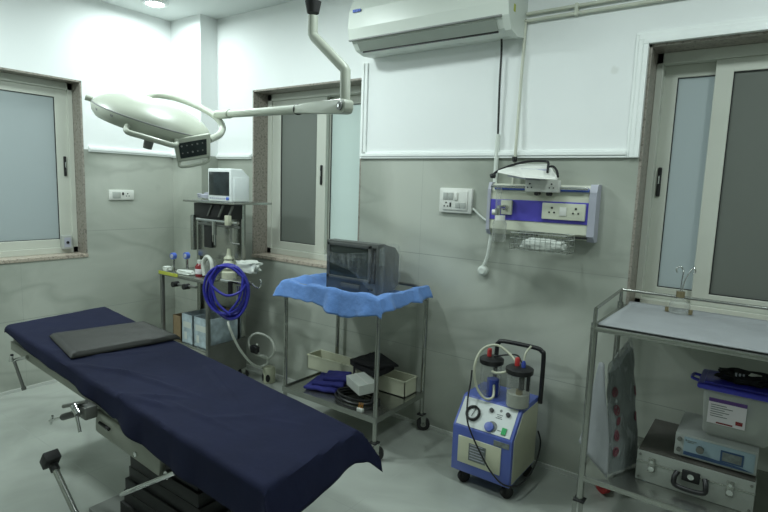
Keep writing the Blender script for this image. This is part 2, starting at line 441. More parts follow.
# ceiling lights
def downlight(x, y, label, power):
    t = thing('ceiling_light', label, 'light', (x, y, CZ-.03), 'round ceiling downlights')
    bm = NB(); lathe(bm, (x, y, CZ-.03), [(.057, .012), (.062, 0), (.082, .002), (.088, .012), (.085, .03)]); link('bezel', bm, M['white'], t, True)
    bm = NB(); lathe(bm, (x, y, CZ-.03), [(0, .006), (.03, .005), (.058, .005), (.058, .02)]); link('lens', bm, M['glow'], t, True)
    l = bpy.data.lights.new('downlight_lamp', 'AREA'); l.shape = 'DISK'; l.size = .26; l.energy = power; l.color = (.87, 1, .99)
    lo = bpy.data.objects.new('downlight_lamp', l); COL.objects.link(lo); lo.location = (x, y, CZ-.034); lo.parent = None
downlight(-3.64, 2.21, 'round white downlight in the ceiling above the far left corner', 4)
downlight(-3.2, .5, 'round white downlight in the ceiling near the left window', 16)
downlight(-2.35, 1.75, 'round white downlight in the ceiling in front of the middle window', 7)
downlight(-.95, 1.6, 'unseen ceiling downlight added to brighten the wall around the wall panel', 4.5)  # added out of view as fill for the back wall, not an observed fitting
downlight(.35, 1.7, 'unseen ceiling downlight added to brighten the wall by the right window', 7)  # invented fill lamp, out of view, lifts the dim right end of the wall

# ---------------------------------------------------------------- air conditioner
t = thing('air_conditioner', 'white split air conditioner high on the wall between the windows', 'air conditioner', (-1.62, 2.6, 2.24))
x0, x1 = -2.105, -1.128
prof = [(YB, 2.245), (2.62, 2.235), (2.545, 2.252), (2.502, 2.302), (2.49, 2.36), (2.497, 2.46), (2.53, 2.53), (2.60, 2.545), (YB, 2.545)]
bm = NB(); extrude_poly(bm, [(x0+.012, y, z) for y, z in prof], (x1-x0-.03, 0, 0)); link('body', bm, M['ac'], t)
bm = NB(); extrude_poly(bm, [(x0, y, z) for y, z in prof[3:8]+[(2.60, 2.31)]], (x1-x0-.012, 0, 0)); 
for v in bm.verts: v.co.y -= .006
link('front_panel', bm, M['ac'], t)
bm = NB(); extrude_poly(bm, [(x1-.02, y, z) for y, z in [(YB, 2.238), (2.61, 2.222), (2.535, 2.238), (2.49, 2.298), (2.478, 2.36), (2.485, 2.46), (2.53, 2.54), (2.60, 2.552), (YB, 2.552)]], (.035, 0, 0))
sc = link('side_cover', bm, M['ac'], t)
bm = NB(); box(bm, x1+.0145, x1+.0165, 2.545, 2.565, 2.325, 2.36); link('sticker', bm, M['yellow'], sc)
bm = NB(); box(bm, x1+.0145, x1+.0165, 2.53, 2.58, 2.41, 2.416); box(bm, x1+.0145, x1+.0165, 2.535, 2.57, 2.40, 2.404); link('small_print', bm, M['panelgrey'], sc)
bm = NB(); quad(bm, (x0+.05, 2.548, 2.246), (x1-.06, 2.548, 2.246), (x1-.06, 2.508, 2.290), (x0+.05, 2.508, 2.290), .004); link('flap', bm, M['acflap'], t)
bm = NB(); box(bm, x0+.06, x1-.065, 2.552, 2.562, 2.238, 2.246); link('outlet_slot', bm, M['black'], t)
bm = NB(); box(bm, x0, x1-.02, 2.492, 2.506, 2.296, 2.303); link('panel_seam', bm, M['lampgrey'], t)
bm = NB()
for k, wd in enumerate((.010, .008, .010, .007, .009)):
    box(bm, x0+.035+k*.0115, x0+.035+k*.0115+wd, 2.480, 2.487, 2.448, 2.462)
link('maker_mark', bm, M['ltblue'], t)

# ---------------------------------------------------------------- wall pipes and cable
t = thing('wall_conduit', 'pair of thin cream pipes running up to the right from the air conditioner', 'pipe', (-.3, 2.70, 2.34))
for z in (2.352, 2.318): pcyl('pipe', t, M['pipe'], (-1.11, YB-.016, z), (RX, YB-.016, z), .0085)
for x in (-.86, -.2, .5):
    bm = NB(); box(bm, x-.008, x+.008, YB-.027, YB, 2.306, 2.364, .003); link('clamp', bm, M['pipe'], t)
t = thing('gas_pipe', 'thin cream vertical pipe dropping to the top of the wall panel', 'pipe', (-1.117, 2.70, 1.5))
ptube('pipe', t, M['pipe'], [(-1.108, YB-.03, 2.318), (-1.112, YB-.018, 2.28), (-1.118, YB-.015, 2.0), (-1.117, YB-.03, 1.66), (-1.117, YB-.035, 1.5)], .0075, 8)
pcyl('coupling', t, M['brass'], (-1.117, YB-.035, 1.56), (-1.117, YB-.035, 1.585), .014)
pcyl('valve', t, M['black'], (-1.117, YB-.035, 1.615), (-1.117, YB-.035, 1.64), .013)
t = thing('power_cable', 'black cable dropping from the air conditioner into a white conduit', 'cable', (-1.24, 2.69, 1.3))
ptube('cable', t, M['black'], [(-1.225, YB-.05, 2.25), (-1.232, YB-.024, 2.19), (-1.232, YB-.022, 2.0), (-1.226, YB-.016, 1.72)], .0055)
ptube('conduit', t, M['pipewhite'], [(-1.227, YB-.016, 1.76), (-1.227, YB-.016, 1.7), (-1.227, YB-.016, 1.5), (-1.228, YB-.014, 1.32)], .012)
t = thing('hanging_cable', 'short white cable with a round plug hanging below the wall panel', 'cable', (-1.25, 2.69, 1.0))
ptube('cable', t, M['pipewhite'], [(-1.222, YB-.03, 1.27), (-1.232, YB-.025, 1.18), (-1.245, YB-.02, 1.10), (-1.262, YB-.022, 1.045)], .010)
bm = NB(); lathe(bm, (-1.266, YB, 1.02), [(0, .04), (.016, .04), (.028, .03), (.03, .012), (.024, 0)], (0, -1, 0)); link('plug', bm, M['pipewhite'], t, True)
t = thing('link_cable', 'thin white lead from the switchboard to the wall panel', 'cable', (-1.3, 2.7, 1.3))
ptube('cable', t, M['pipewhite'], [(-1.352, YB-.012, 1.36), (-1.31, YB-.012, 1.325), (-1.27, YB-.014, 1.30), (-1.228, YB-.014, 1.29)], .006)

def holes(bm, cx, y, cz, s=1):
    cyl(bm, (cx, y, cz+.012*s), (cx, y+.003, cz+.012*s), .0042*s, seg=10)
    for d in (-.010, .010): cyl(bm, (cx+d*s, y, cz-.006*s), (cx+d*s, y+.003, cz-.006*s), .0036*s, seg=10)
# sockets on the back wall
t = thing('switchboard', 'white switchboard with a socket and rockers left of the wall panel', 'switchboard', (-1.46, YB, 1.325))
pbox('plate', t, M['socket'], -1.565, -1.357, YB-.022, YB, 1.328, 1.468, bev=.006)
pbox('inner_frame', t, M['socket'], -1.54, -1.382, YB-.028, YB-.02, 1.345, 1.452, bev=.002)
bm = NB(); holes(bm, -1.515, YB-.030, 1.372, 1.1); link('socket_holes', bm, M['black'], t)
bm = NB(); box(bm, -1.492, -1.482, YB-.030, YB-.026, 1.362, 1.386); link('dark_switch', bm, M['black'], t)
for k in range(2): pbox('rocker', t, M['socketgrey'], -1.535+k*.034, -1.505+k*.034, YB-.031, YB-.027, 1.402, 1.442, bev=.001)
pbox('rocker', t, M['socket'], -1.462, -1.442, YB-.036, YB-.027, 1.402, 1.444, bev=.002)
for k in range(2): pbox('blank', t, M['socketgrey'], -1.455+k*.034, -1.425+k*.034, YB-.031, YB-.027, 1.358, 1.388, bev=.001)
t = thing('wall_socket', 'white double socket plate on the left wall beside the window', 'socket', (XL, 2.125, 1.294))
pbox('plate', t, M['socket'], XL, XL+.014, 2.03, 2.222, 1.295, 1.37, bev=.004)
pbox('rocker', t, M['socketgrey'], XL+.013, XL+.018, 2.055, 2.115, 1.31, 1.355, bev=.001)
pbox('rocker', t, M['black'], XL+.013, XL+.018, 2.128, 2.14, 1.332, 1.352)
bm = NB()
for c in (2.16, 2.182): cyl(bm, (XL+.0135, c, 1.325), (XL+.0155, c, 1.325), .004, seg=8)
cyl(bm, (XL+.0135, 2.171, 1.343), (XL+.0155, 2.171, 1.343), .005, seg=8)
link('socket_holes', bm, M['black'], t)

# ---------------------------------------------------------------- bed head panel
t = thing('bed_head_panel', 'ivory medical wall panel with a violet stripe and sockets', 'wall panel', (-.93, YB, 1.25))
px0, px1, pf = -1.234, -.698, 2.652
prof = [(YB, 1.235), (pf+.02, 1.235), (pf, 1.262), (pf, 1.462), (pf+.016, 1.50), (YB, 1.50)]
bm = NB(); extrude_poly(bm, [(px0+.01, y, z) for y, z in prof], (px1-px0-.02, 0, 0)); link('body', bm, M['panel'], t)
bm = NB(); box(bm, px0+.01, px1-.01, pf-.004, pf+.006, 1.312, 1.418, .002); link('stripe', bm, M['purple'], t)
for a, b in ((px0-.006, px0+.012), (px1-.016, px1+.018)):
    bm = NB(); extrude_poly(bm, [(a, y-.008 if y < YB else y, z+(.006 if z > 1.4 else -.006)) for y, z in prof], (b-a, 0, 0)); link('end_cap', bm, M['panelgrey'], t)
bm = NB(); box(bm, px0+.03, px1-.02, pf-.006, pf+.004, 1.468, 1.487, .003); link('top_groove', bm, M['ltblue'], t)
pcyl('equipment_rail', t, M['chrome'], (px0+.02, pf-.022, 1.484), (px1-.02, pf-.022, 1.484), .007)
s1 = pbox('socket_plate', t, M['panel'], -.936, -.725, pf-.020, pf-.003, 1.330, 1.411, bev=.004)
pbox('switch', s1, M['socket'], -.846, -.812, pf-.025, pf-.019, 1.350, 1.392, bev=.002)
bm = NB(); holes(bm, -.885, pf-.0225, 1.372, 1.25); holes(bm, -.768, pf-.0225, 1.372, 1.25); link('socket_holes', bm, M['black'], s1)
s2 = pbox('socket_box', t, M['socket'], -1.02, -.852, pf-.050, pf-.01, 1.462, 1.522, bev=.004)
bm = NB(); holes(bm, -.995, pf-.052, 1.490, 1); holes(bm, -.885, pf-.052, 1.490, 1); link('socket_holes', bm, M['black'], s2)
for x in (-.965, -.905): pcyl('knob', t, M['black'], (x, pf-.035, 1.455), (x, pf-.0, 1.455), .011)
g = pbox('gas_outlet', t, M['panel'], -1.155, -1.095, pf-.022, pf-.003, 1.340, 1.415, bev=.004)
pcyl('outlet_nozzle', g, M['chrome'], (-1.125, pf-.05, 1.378), (-1.125, pf-.02, 1.378), .014)
for x in (-1.0, -.76): pbox('basket_hook', t, M['black'], x-.05, x+.05, pf-.012, pf+.01, 1.243, 1.252)
# flow meter
t = thing('flow_meter', 'clear oxygen flow meter with a humidifier bottle on the panel\'s left', 'flow meter', (-1.135, 2.57, 1.2))
bm = NB(); lathe(bm, (-1.14, 2.565, 1.37), [(0, 0), (.012, 0), (.014, .01), (.014, .10), (.01, .115), (0, .115)]); link('gauge_tube', bm, M['glass'], t, True)
pcyl('valve_body', t, M['chrome'], (-1.14, 2.565, 1.335), (-1.14, 2.565, 1.372), .017)
pcyl('connector', t, M['chrome'], (-1.14, 2.565, 1.378), (-1.125, 2.605, 1.378), .010)
pcyl('knob', t, M['socket'], (-1.17, 2.56, 1.352), (-1.155, 2.565, 1.352), .014)
bm = NB(); lathe(bm, (-1.125, 2.562, 1.205), [(0, 0), (.032, 0), (.036, .006), (.036, .09), (.030, .105), (.024, .112)]); link('bottle', bm, M['glass'], t, True)
pcyl('bottle_lid', t, M['socket'], (-1.125, 2.562, 1.312), (-1.125, 2.562, 1.337), .026)
# basket
t = thing('wire_basket', 'small wire basket hanging under the wall panel', 'basket', (-.89, 2.55, 1.17))
bx0, bx1, by0, by1, bz0, bz1 = -1.04, -.76, 2.505, 2.62, 1.178, 1.262
bm = NB()
for z in (bz0, bz0+.028, bz0+.056, bz1):
    for a, b in (((bx0, by0, z), (bx1, by0, z)), ((bx1, by0, z), (bx1, by1, z)), ((bx1, by1, z), (bx0, by1, z)), ((bx0, by1, z), (bx0, by0, z))):
        cyl(bm, a, b, .003 if z == bz1 else .0015, seg=6)
for k in range(12):
    x = bx0+(bx1-bx0)*k/11
    cyl(bm, (x, by0, bz0), (x, by0, bz1), .0015, seg=6); cyl(bm, (x, by1, bz0), (x, by1, bz1), .0015, seg=6); cyl(bm, (x, by0, bz0), (x, by1, bz0), .0015, seg=6)
for k in range(1, 5):
    y = by0+(by1-by0)*k/5
    cyl(bm, (bx0, y, bz0), (bx0, y, bz1), .0015, seg=6); cyl(bm, (bx1, y, bz0), (bx1, y, bz1), .0015, seg=6)
link('wire_frame', bm, M['chrome'], t)
def lump(name, c, s, m, label, cat, seed=0, parent=None, amp=.25, freq=2.0, group=None):
    bm = NB(); bmesh.ops.create_icosphere(bm, subdivisions=4, radius=1)
    for v in bm.verts:
        p = v.co.copy(); k = 1+amp*noise.noise(p*freq+Vector((seed, seed*2, 0)))
        q = Vector([math.copysign(abs(a)**.6, a) for a in p])*k
        v.co = Vector((c[0]+q.x*s[0], c[1]+q.y*s[1], c[2]+q.z*s[2]))
    o = link(name, bm, m, parent, True)
    return tag(o, label, cat, group) if label else o
lump('gauze_pack', (-.89, 2.56, 1.208), (.105, .035, .028), M['cartonwhite'], 'crumpled white gauze packet inside the wire basket', 'packet', 2)
# folded paper bag / black strap on the panel
t = thing('folded_bag', 'grey plastic folder with black straps lying on top of the wall panel', 'bag', (-.98, 2.6, 1.52))
bm = NB()
F0 = [Vector(p) for p in ((-1.130, 2.51, 1.552), (-1.085, 2.64, 1.590), (-.925, 2.65, 1.592), (-.835, 2.53, 1.522), (-.99, 2.49, 1.528))]
extrude_poly(bm, F0, (0, .004, .010)); link('flap', bm, M['socket'], t)
bm = NB(); extrude_poly(bm, [Vector((-1.08, 2.52, 1.532)), Vector((-1.05, 2.62, 1.555)), Vector((-.98, 2.62, 1.545)), Vector((-.98, 2.50, 1.520))], (0, .002, .012)); link('under_flap', bm, M['panelgrey'], t)
bm = NB(); lump_c = None
extrude_poly(bm, [(-1.01, 2.56, 1.522), (-.93, 2.56, 1.522), (-.90, 2.58, 1.575), (-1.04, 2.58, 1.575)], (0, .07, 0)); link('pouch', bm, M['panelgrey'], t)
ptube('strap', t, M['blackcloth'], [(-1.155, 2.51, 1.537), (-1.14, 2.54, 1.562), (-1.09, 2.60, 1.594), (-1.02, 2.62, 1.612), (-.94, 2.62, 1.614), (-.91, 2.60, 1.606), (-.895, 2.56, 1.578), (-.885, 2.53, 1.556)], .006)
ptube('strap', t, M['blackcloth'], [(-.90, 2.57, 1.583), (-.87, 2.56, 1.585), (-.845, 2.54, 1.565), (-.83, 2.52, 1.535)], .0055)
lump('buckle', (-1.155, 2.512, 1.535), (.014, .01, .012), M['black'], None, None, 1, t)

# ---------------------------------------------------------------- surgical light
cam_v = Vector((-.855, .509, .097))
C = Vector((-2.515, 1.5, 1.762))
TL = Vector((-2.640, 1.279, 1.834)); TR = Vector((-2.377, 1.745, 1.701))
e1 = (TR-TL).normalized(); mid = (TL+TR)/2; Rd = (TR-TL).length/2
nrm = (-(cam_v)).cross(e1); nrm = e1.cross(cam_v).normalized()
if nrm.z < 0: nrm = -nrm
nrm = (nrm*math.cos(math.radians(6)) - cam_v*math.sin(math.radians(6))).normalized()
t = thing('surgical_light', 'cream dome operating light hanging on a jointed arm over the table', 'surgical light', (-1.44, 1.5, 1.6))
c0 = mid-nrm*.012
bm = NB(); lathe(bm, c0, [(0, .092), (.06, .090), (.12, .082), (.18, .067), (.22, .050), (.25, .031), (Rd-.006, .010), (Rd, -.004)], nrm, 56); link('dome', bm, M['lamp'], t, True)
bm = NB(); lathe(bm, c0, [(Rd+.003, .0), (Rd+.005, -.012), (Rd-.002, -.038), (Rd-.022, -.060), (Rd-.09, -.070), (0, -.074)], nrm, 56); link('reflector_housing', bm, M['lamp'], t, True)
bm = NB(); ring(bm, c0-nrm*.003, nrm, Rd+.001, .004, 56, 8); link('rim_seal', bm, M['lampgrey'], t, True)
h0 = c0-nrm*.068
bm = NB(); lathe(bm, h0, [(.018, 0), (.024, -.02), (.022, -.07), (.020, -.085), (0, -.087)], nrm, 20); link('sterile_handle', bm, M['lampgrey'], t, True)
e2 = nrm.cross(e1).normalized()
if e2.dot(cam_v) > 0: e2 = -e2           # towards the viewer's side
def D(a, b, c): return c0+e1*a+e2*b+nrm*c
ang = [math.radians(a) for a in (112, 108, 96, 84, 70, 66)]
pts = []
for i, a in enumerate(ang):
    rr = Rd+(-.01 if i in (0, 5) else .032); pts.append(D(rr*math.cos(a), rr*math.sin(a), -.040-(.020 if 0 < i < 5 else 0)))
ptube('grab_handle', t, M['lamp'], pts, .0125, 6)
kn = D(-Rd, 0, .0); pcyl('rim_knob', t, M['lamp'], kn, kn-e1*.03, .013)
for a in (150, 128):
    p = D(Rd*.99*math.cos(math.radians(a)), Rd*.99*math.sin(math.radians(a)), -.018); q = (p-c0).normalized()
    pcyl('rim_screw', t, M['lampgrey'], p, p+q*.006, .009)
# yoke
P = [Vector(p) for p in ((-2.700, 1.560, 1.868), (-2.74, 1.64, 1.905), (-2.70, 1.715, 1.905), (-2.60, 1.77, 1.874), (-2.449, 1.799, 1.812), (-2.348, 1.785, 1.75), (-2.26, 1.707, 1.694), (-2.215, 1.608, 1.655))]
ptube('yoke', t, M['lamp'], P, .0165, 8, seg=14)
# control box
A, B_, Cc, Dd = [Vector(p) for p in ((-2.264, 1.455, 1.642), (-2.180, 1.589, 1.680), (-2.191, 1.596, 1.546), (-2.264, 1.479, 1.516))]
nb = (B_-A).cross(Dd-A).normalized()
if nb.dot(cam_v) > 0: nb = -nb
def W(u, v, w): return (A*(1-u)+B_*u)*(1-v)+(Dd*(1-u)+Cc*u)*v+nb*w
def wplate(name, u0, u1, v0, v1, w0, w1, m, par, bev=.0):
    bm = NB(); c8 = [W(u, v, w) for w in (w0, w1) for u, v in ((u0, v0), (u1, v0), (u1, v1), (u0, v1))]
    vs = [bm.verts.new(p) for p in c8]
    for f in ((0, 1, 2, 3), (7, 6, 5, 4), (0, 4, 5, 1), (1, 5, 6, 2), (2, 6, 7, 3), (3, 7, 4, 0)): bm.faces.new([vs[i] for i in f])
    if bev: bmesh.ops.bevel(bm, geom=bm.edges[:], offset=bev, segments=3, profile=.5, affect='EDGES')
    return link(name, bm, m, par, smooth=bool(bev))
cb = wplate('control_box', -.02, 1.02, -.03, .80, -.05, .0, M['lamp'], t, .008)
wplate('display', .10, .90, .14, .68, -.004, .003, M['screen'], cb)
bm = NB(); random.seed(8)
for i in range(5):
    for j in range(2):
        u = .18+.15*i; v = .26+.25*j; p = W(u, v, .004)
        pcyl('indicator', cb, M['lampgrey'], p, p+nb*.0015, .0032 if (i+j) % 3 else .0045, seg=10)
ptube('handle', cb, M['lamp'], [W(.04, .78, -.015), W(.06, .97, -.012), W(.5, 1.0, -.012), W(.94, .95, -.012), W(.98, .78, -.015)], .007, 5)
# arms
PV = Vector((-1.277, 1.5, 1.742)); AE = Vector((-2.405, 1.80, 1.806)); ad = (AE-PV).normalized(); asd = ad.cross(Vector((0, 0, 1))).normalized(); aup = asd.cross(ad).normalized()
k = pcyl('horizontal_arm', t, M['lamp'], PV+ad*.33, AE, .0185)
pcyl('arm_end_sleeve', k, M['lamp'], AE-ad*.16, AE, .0225)
pcyl('seam_ring', k, M['rubber'], PV+ad*.325, PV+ad*.337, .0215)
bm = NB(); pr = [(.33, .016), (.33, -.017), (.16, -.021), (0, -.027), (-.020, -.023), (-.027, -.010), (-.027, .012), (-.020, .022), (0, .026), (.16, .022)]
extrude_poly(bm, [PV+ad*a+aup*b-asd*.02 for a, b in pr], asd*.04)
bmesh.ops.bevel(bm, geom=bm.edges[:], offset=.004, segments=2, profile=.5, affect='EDGES')
eb = link('elbow_bracket', bm, M['lamp'], t, True)
sg = -1 if asd.y > 0 else 1
pcyl('pivot_cap', eb, M['lampgrey'], PV+asd*sg*.018, PV+asd*sg*.026, .015)
pcyl('pivot_screw', eb, M['chrome'], PV+asd*sg*.026, PV+asd*sg*.030, .006)
pts = [(-1.277, 1.5, 1.745), (-1.278, 1.5, 1.868), (-1.285, 1.5, 1.875), (-1.432, 1.5, 2.000), (-1.440, 1.5, 2.010), (-1.441, 1.5, 2.075)]
bm = NB(); tube(bm, pts, .0185, 14); link('drop_arm', bm, M['lamp'], t, True)
pcyl('swivel_collar', t, M['rubber'], (-1.441, 1.5, 2.085), (-1.441, 1.5, 2.125), .022, .030)
pcyl('ceiling_pole', t, M['lamp'], (-1.441, 1.5, 2.12), (-1.441, 1.5, CZ-.02), .017)
bm = NB(); lathe(bm, (-1.441, 1.5, CZ-.06), [(.03, 0), (.09, .01), (.12, .03), (.12, .06)]); link('ceiling_canopy', bm, M['lamp'], t, True)

# ---------------------------------------------------------------- casters, frames
def caster(parent, x, y, ztop, r, m=None, yaw=0, mplate=None):
    m = m or M['rubber']
    c = pbox('caster_fork', parent, mplate or M['black'], x-.022, x+.022, y-.022, y+.022, ztop-.008, ztop, bev=.002)
    bm = NB(); ux, uy = math.cos(yaw), math.sin(yaw); ax, ay = -uy, ux
    ox, oy = x+ux*.012, y+uy*.012
    cyl(bm, (ox-ax*.011, oy-ay*.011, r), (ox+ax*.011, oy+ay*.011, r), r, seg=24)
    w = link('wheel', bm, m, c, True)
    bm = NB()
    for s in (-1, 1): 
        q = Vector((ox+ax*.015*s, oy+ay*.015*s, 0))
        cyl(bm, q+Vector((0, 0, r)), q+Vector((ax*.002*s, ay*.002*s, r)), r*.4, seg=14)
        quad(bm, q+Vector((-ux*.012, -uy*.012, r-.004)), q+Vector((ux*.012, uy*.012, r-.004)), q+Vector((ux*.016, uy*.016, ztop-.004)), q+Vector((-ux*.016, -uy*.016, ztop-.004)), .002)
    link('bracket', bm, mplate or M['steel'], c)
    return c

# ---------------------------------------------------------------- television trolley
TX0, TX1, TY0, TY1 = -2.285, -1.60, 2.19, 2.665
t = thing('equipment_trolley', 'two-shelf stainless steel trolley under the middle window carrying the television', 'trolley', (-1.95, 2.43, 0))
for x, y in ((TX0, TY0), (TX1, TY0), (TX1, TY1), (TX0, TY1)):
    pcyl('post', t, M['steel'], (x, y, .105), (x, y, .885), .0125)
    caster(t, x, y, .105, .04, yaw=.6 if x > -2 else 2.2)
bm = NB(); box(bm, TX0, TX1, TY0, TY1, .222, .235, .002); box(bm, TX0-.012, TX1+.012, TY0-.014, TY0-.010, .212, .245); box(bm, TX1+.008, TX1+.012, TY0, TY1, .212, .245); box(bm, TX0-.012, TX0-.008, TY0, TY1, .212, .245)
link('lower_shelf', bm, M['steel'], t)
bm = NB(); box(bm, TX0, TX1, TY0, TY1, .815, .828, .002); link('upper_shelf', bm, M['steel'], t)
for a, b in (((TX0, TY0), (TX1, TY0)), ((TX1, TY0), (TX1, TY1)), ((TX1, TY1), (TX0, TY1)), ((TX0, TY1), (TX0, TY0))):
    pcyl('top_rail', t, M['steeldark'], (*a, .882), (*b, .882), .009)
# blue drape over the rails
bm = NB(); NU, NV = 70, 56
hv = {}
for i in range(NU+1):
    for j in range(NV+1):
        # arc-length coordinates: beyond the rails the cloth falls
        ov_l, ov_r, ov_f, ov_b = .070, .095, .135, -.012
        u = -ov_l + (TX1-TX0+ov_l+ov_r)*i/NU; v = -ov_f + (TY1-TY0+ov_f+ov_b)*j/NV
        L, Wd = TX1-TX0, TY1-TY0
        x = TX0+min(max(u, -.018), L+.018); y = TY0+min(max(v, -.022), Wd)
        ex = max(0, -u-.018, u-L-.018); ey = max(0, -v-.022)
        # inside: sags from the rail down onto the shelf
        din = min(u, L-u, v) if v > 0 else min(v, u, L-u)
        din2 = min(max(u, 0), max(L-u, 0), max(v, 0))
        s = min(1, din2/.10); s = s*s*(3-2*s)
        z = .897*(1-s)+.836*s
        nz = noise.noise(Vector((u*9, v*9, .3))); nz2 = noise.noise(Vector((u*22, v*22, 5)))
        z += s*(.022*max(0, nz)+.010*max(0, nz2))*(0 if (.12 < u < L-.08 and v > .12) else 1) + (1-s)*(.016*nz+.006*nz2)+.003*abs(noise.noise(Vector((u*40, v*40, 8))))
        ey *= .84+.40*math.exp(-((u/L-.70)/.2)**2)
        fy_, fx_ = ey*(.97+.1*nz), ex*.9; z -= max(fy_, fx_)+.15*min(fy_, fx_)
        # scalloped hem on the long side and flare
        f = noise.noise(Vector((u*9, 0, 2)))*1.3
        y -= ey*(.18+.45*max(0, f)); 
        if u < 0: x -= ex*(.55+.4*noise.noise(Vector((v*10, 3, 1))))
        if u > L: x += ex*(.35+.5*max(0, noise.noise(Vector((v*11, 7, 1)))))
        hv[i, j] = bm.verts.new((x, y, z))
for i in range(NU):
    for j in range(NV): bm.faces.new((hv[i, j], hv[i+1, j], hv[i+1, j+1], hv[i, j+1]))
dr = link('blue_drape', bm, M['drape'], None, True, solid=.003)
tag(dr, 'crumpled light blue cloth draped over the television trolley top', 'cloth')

# television
TVZ = .852
t = thing('television', 'grey tube television wrapped in clear plastic on the blue drape', 'television', (-1.92, 2.5, TVZ))
a0, a1, f0 = -2.118, -1.738, 2.352
bm = NB()
def tvring(x0, x1, y, z0, z1): return [bm.verts.new(p) for p in ((x0, y, z0), (x1, y, z0), (x1, y, z1), (x0, y, z1))]
R_ = [tvring(a0, a1, f0, TVZ, TVZ+.292), tvring(a0, a1, f0+.07, TVZ, TVZ+.292), tvring(a0+.012, a1-.004, f0+.085, TVZ+.004, TVZ+.285), tvring(a0+.035, a1-.02, f0+.20, TVZ+.01, TVZ+.26), tvring(a0+.08, a1-.06, f0+.30, TVZ+.02, TVZ+.21)]
for P_, Q_ in zip(R_, R_[1:]):
    for k in range(4): bm.faces.new((P_[k], P_[(k+1) % 4], Q_[(k+1) % 4], Q_[k]))
bm.faces.new(R_[0][::-1]); bm.faces.new(R_[-1])
bmesh.ops.bevel(bm, geom=bm.edges[:], offset=.006, segments=2, profile=.5, affect='EDGES')
link('shell', bm, M['crt'], t, True)
bm = NB()
for q in ((a0+.012, a0+.03, TVZ+.068, TVZ+.28), (a1-.062, a1-.045, TVZ+.068, TVZ+.28), (a0+.012, a1-.045, TVZ+.262, TVZ+.28), (a0+.012, a1-.045, TVZ+.068, TVZ+.086)):
    box(bm, q[0], q[1], f0-.008, f0+.004, q[2], q[3], .002)
link('bezel', bm, M['crt'], t, True)
bm = NB(); n = 10
g = {}
for i in range(n+1):
    for j in range(n+1):
        u, v = i/n*2-1, j/n*2-1
        g[i, j] = bm.verts.new(((a0+a1-.033)/2+u*(a1-a0-.095)/2, f0-.006+.006*(u*u+v*v)/2-.0, TVZ+.174+v*.091))
for i in range(n):
    for j in range(n): bm.faces.new((g[i, j], g[i+1, j], g[i+1, j+1], g[i, j+1]))
link('screen', bm, M['crtglass'], t, True)
pbox('control_door', t, M['crt'], a0+.12, a1-.12, f0-.006, f0+.002, TVZ+.02, TVZ+.048, bev=.002)
for kx in (.03, .05): pbox('button', t, M['black'], a1-kx-.01, a1-kx, f0-.005, f0+.001, TVZ+.028, TVZ+.038)
pbox('speaker_grille', t, M['black'], a1-.036, a1-.012, f0-.003, f0+.001, TVZ+.07, TVZ+.27)
bm = NB(); box(bm, a1-.004, a1+.002, f0+.012, f0+.062, TVZ+.17, TVZ+.27); link('paper_label', bm, M['plate'], t)
# plastic film around its right side
bm = NB(); n = 26; g = {}
path = [(a0-.004, f0-.013, .20), (a0+.10, f0-.016, .19), (a0+.22, f0-.016, .20), (a1+.006, f0-.014, .23), (a1+.008, f0+.05, .26), (a1+.010, f0+.13, .262), (a1-.002, f0+.21, .24), (a1-.04, f0+.29, .17)]
sp = smooth_path([(x, y, h) for x, y, h in path], 6)
low = [.165, .150, .115, .0, .0, .01, .03, .05]
sl = smooth_path([(l, 0, 0) for l in low], 6)
for i, p in enumerate(sp):
    for j in range(n+1):
        v = j/n; zl = TVZ+sl[i].x; zh = TVZ+p.z+.03
        z = zl+(zh-zl)*v; w = .010*noise.noise(Vector((i*.25, v*7, 1)))+.006*noise.noise(Vector((i*.6, v*15, 4)))
        g[i, j] = bm.verts.new((p.x+abs(w)*(1 if i > 14 else .2), p.y-abs(w)*(1 if i < 22 else 0), z))
for i in range(len(sp)-1):
    for j in range(n): bm.faces.new((g[i, j], g[i+1, j], g[i+1, j+1], g[i, j+1]))
link('plastic_wrap', bm, M['film'], t, True)

# ---- lower shelf contents
SH = .2365
t = thing('tray', 'long ivory plastic tray at the back of the television trolley\'s lower shelf', 'tray', (-2.03, 2.6, SH))
bm = NB(); x0, x1, y0, y1, z0, z1, w = -2.42, -1.635, 2.52, 2.648, SH, SH+.098, .005
box(bm, x0, x1, y0, y1, z0, z0+w); box(bm, x0, x0+w, y0, y1, z0, z1); box(bm, x1-w, x1, y0, y1, z0, z1); box(bm, x0, x1, y0, y0+w, z0, z1); box(bm, x0, x1, y1-w, y1, z0, z1)
link('body', bm, M['tray'], t)
bm = NB(); box(bm, x0-.004, x1+.004, y0-.004, y0+.004, z1-.006, z1+.002); box(bm, x0-.004, x1+.004, y1-.004, y1+.004, z1-.006, z1+.002); box(bm, x0-.004, x0+.004, y0, y1, z1-.006, z1+.002); box(bm, x1-.004, x1+.004, y0, y1, z1-.006, z1+.002)
link('rim', bm, M['tray'], t)
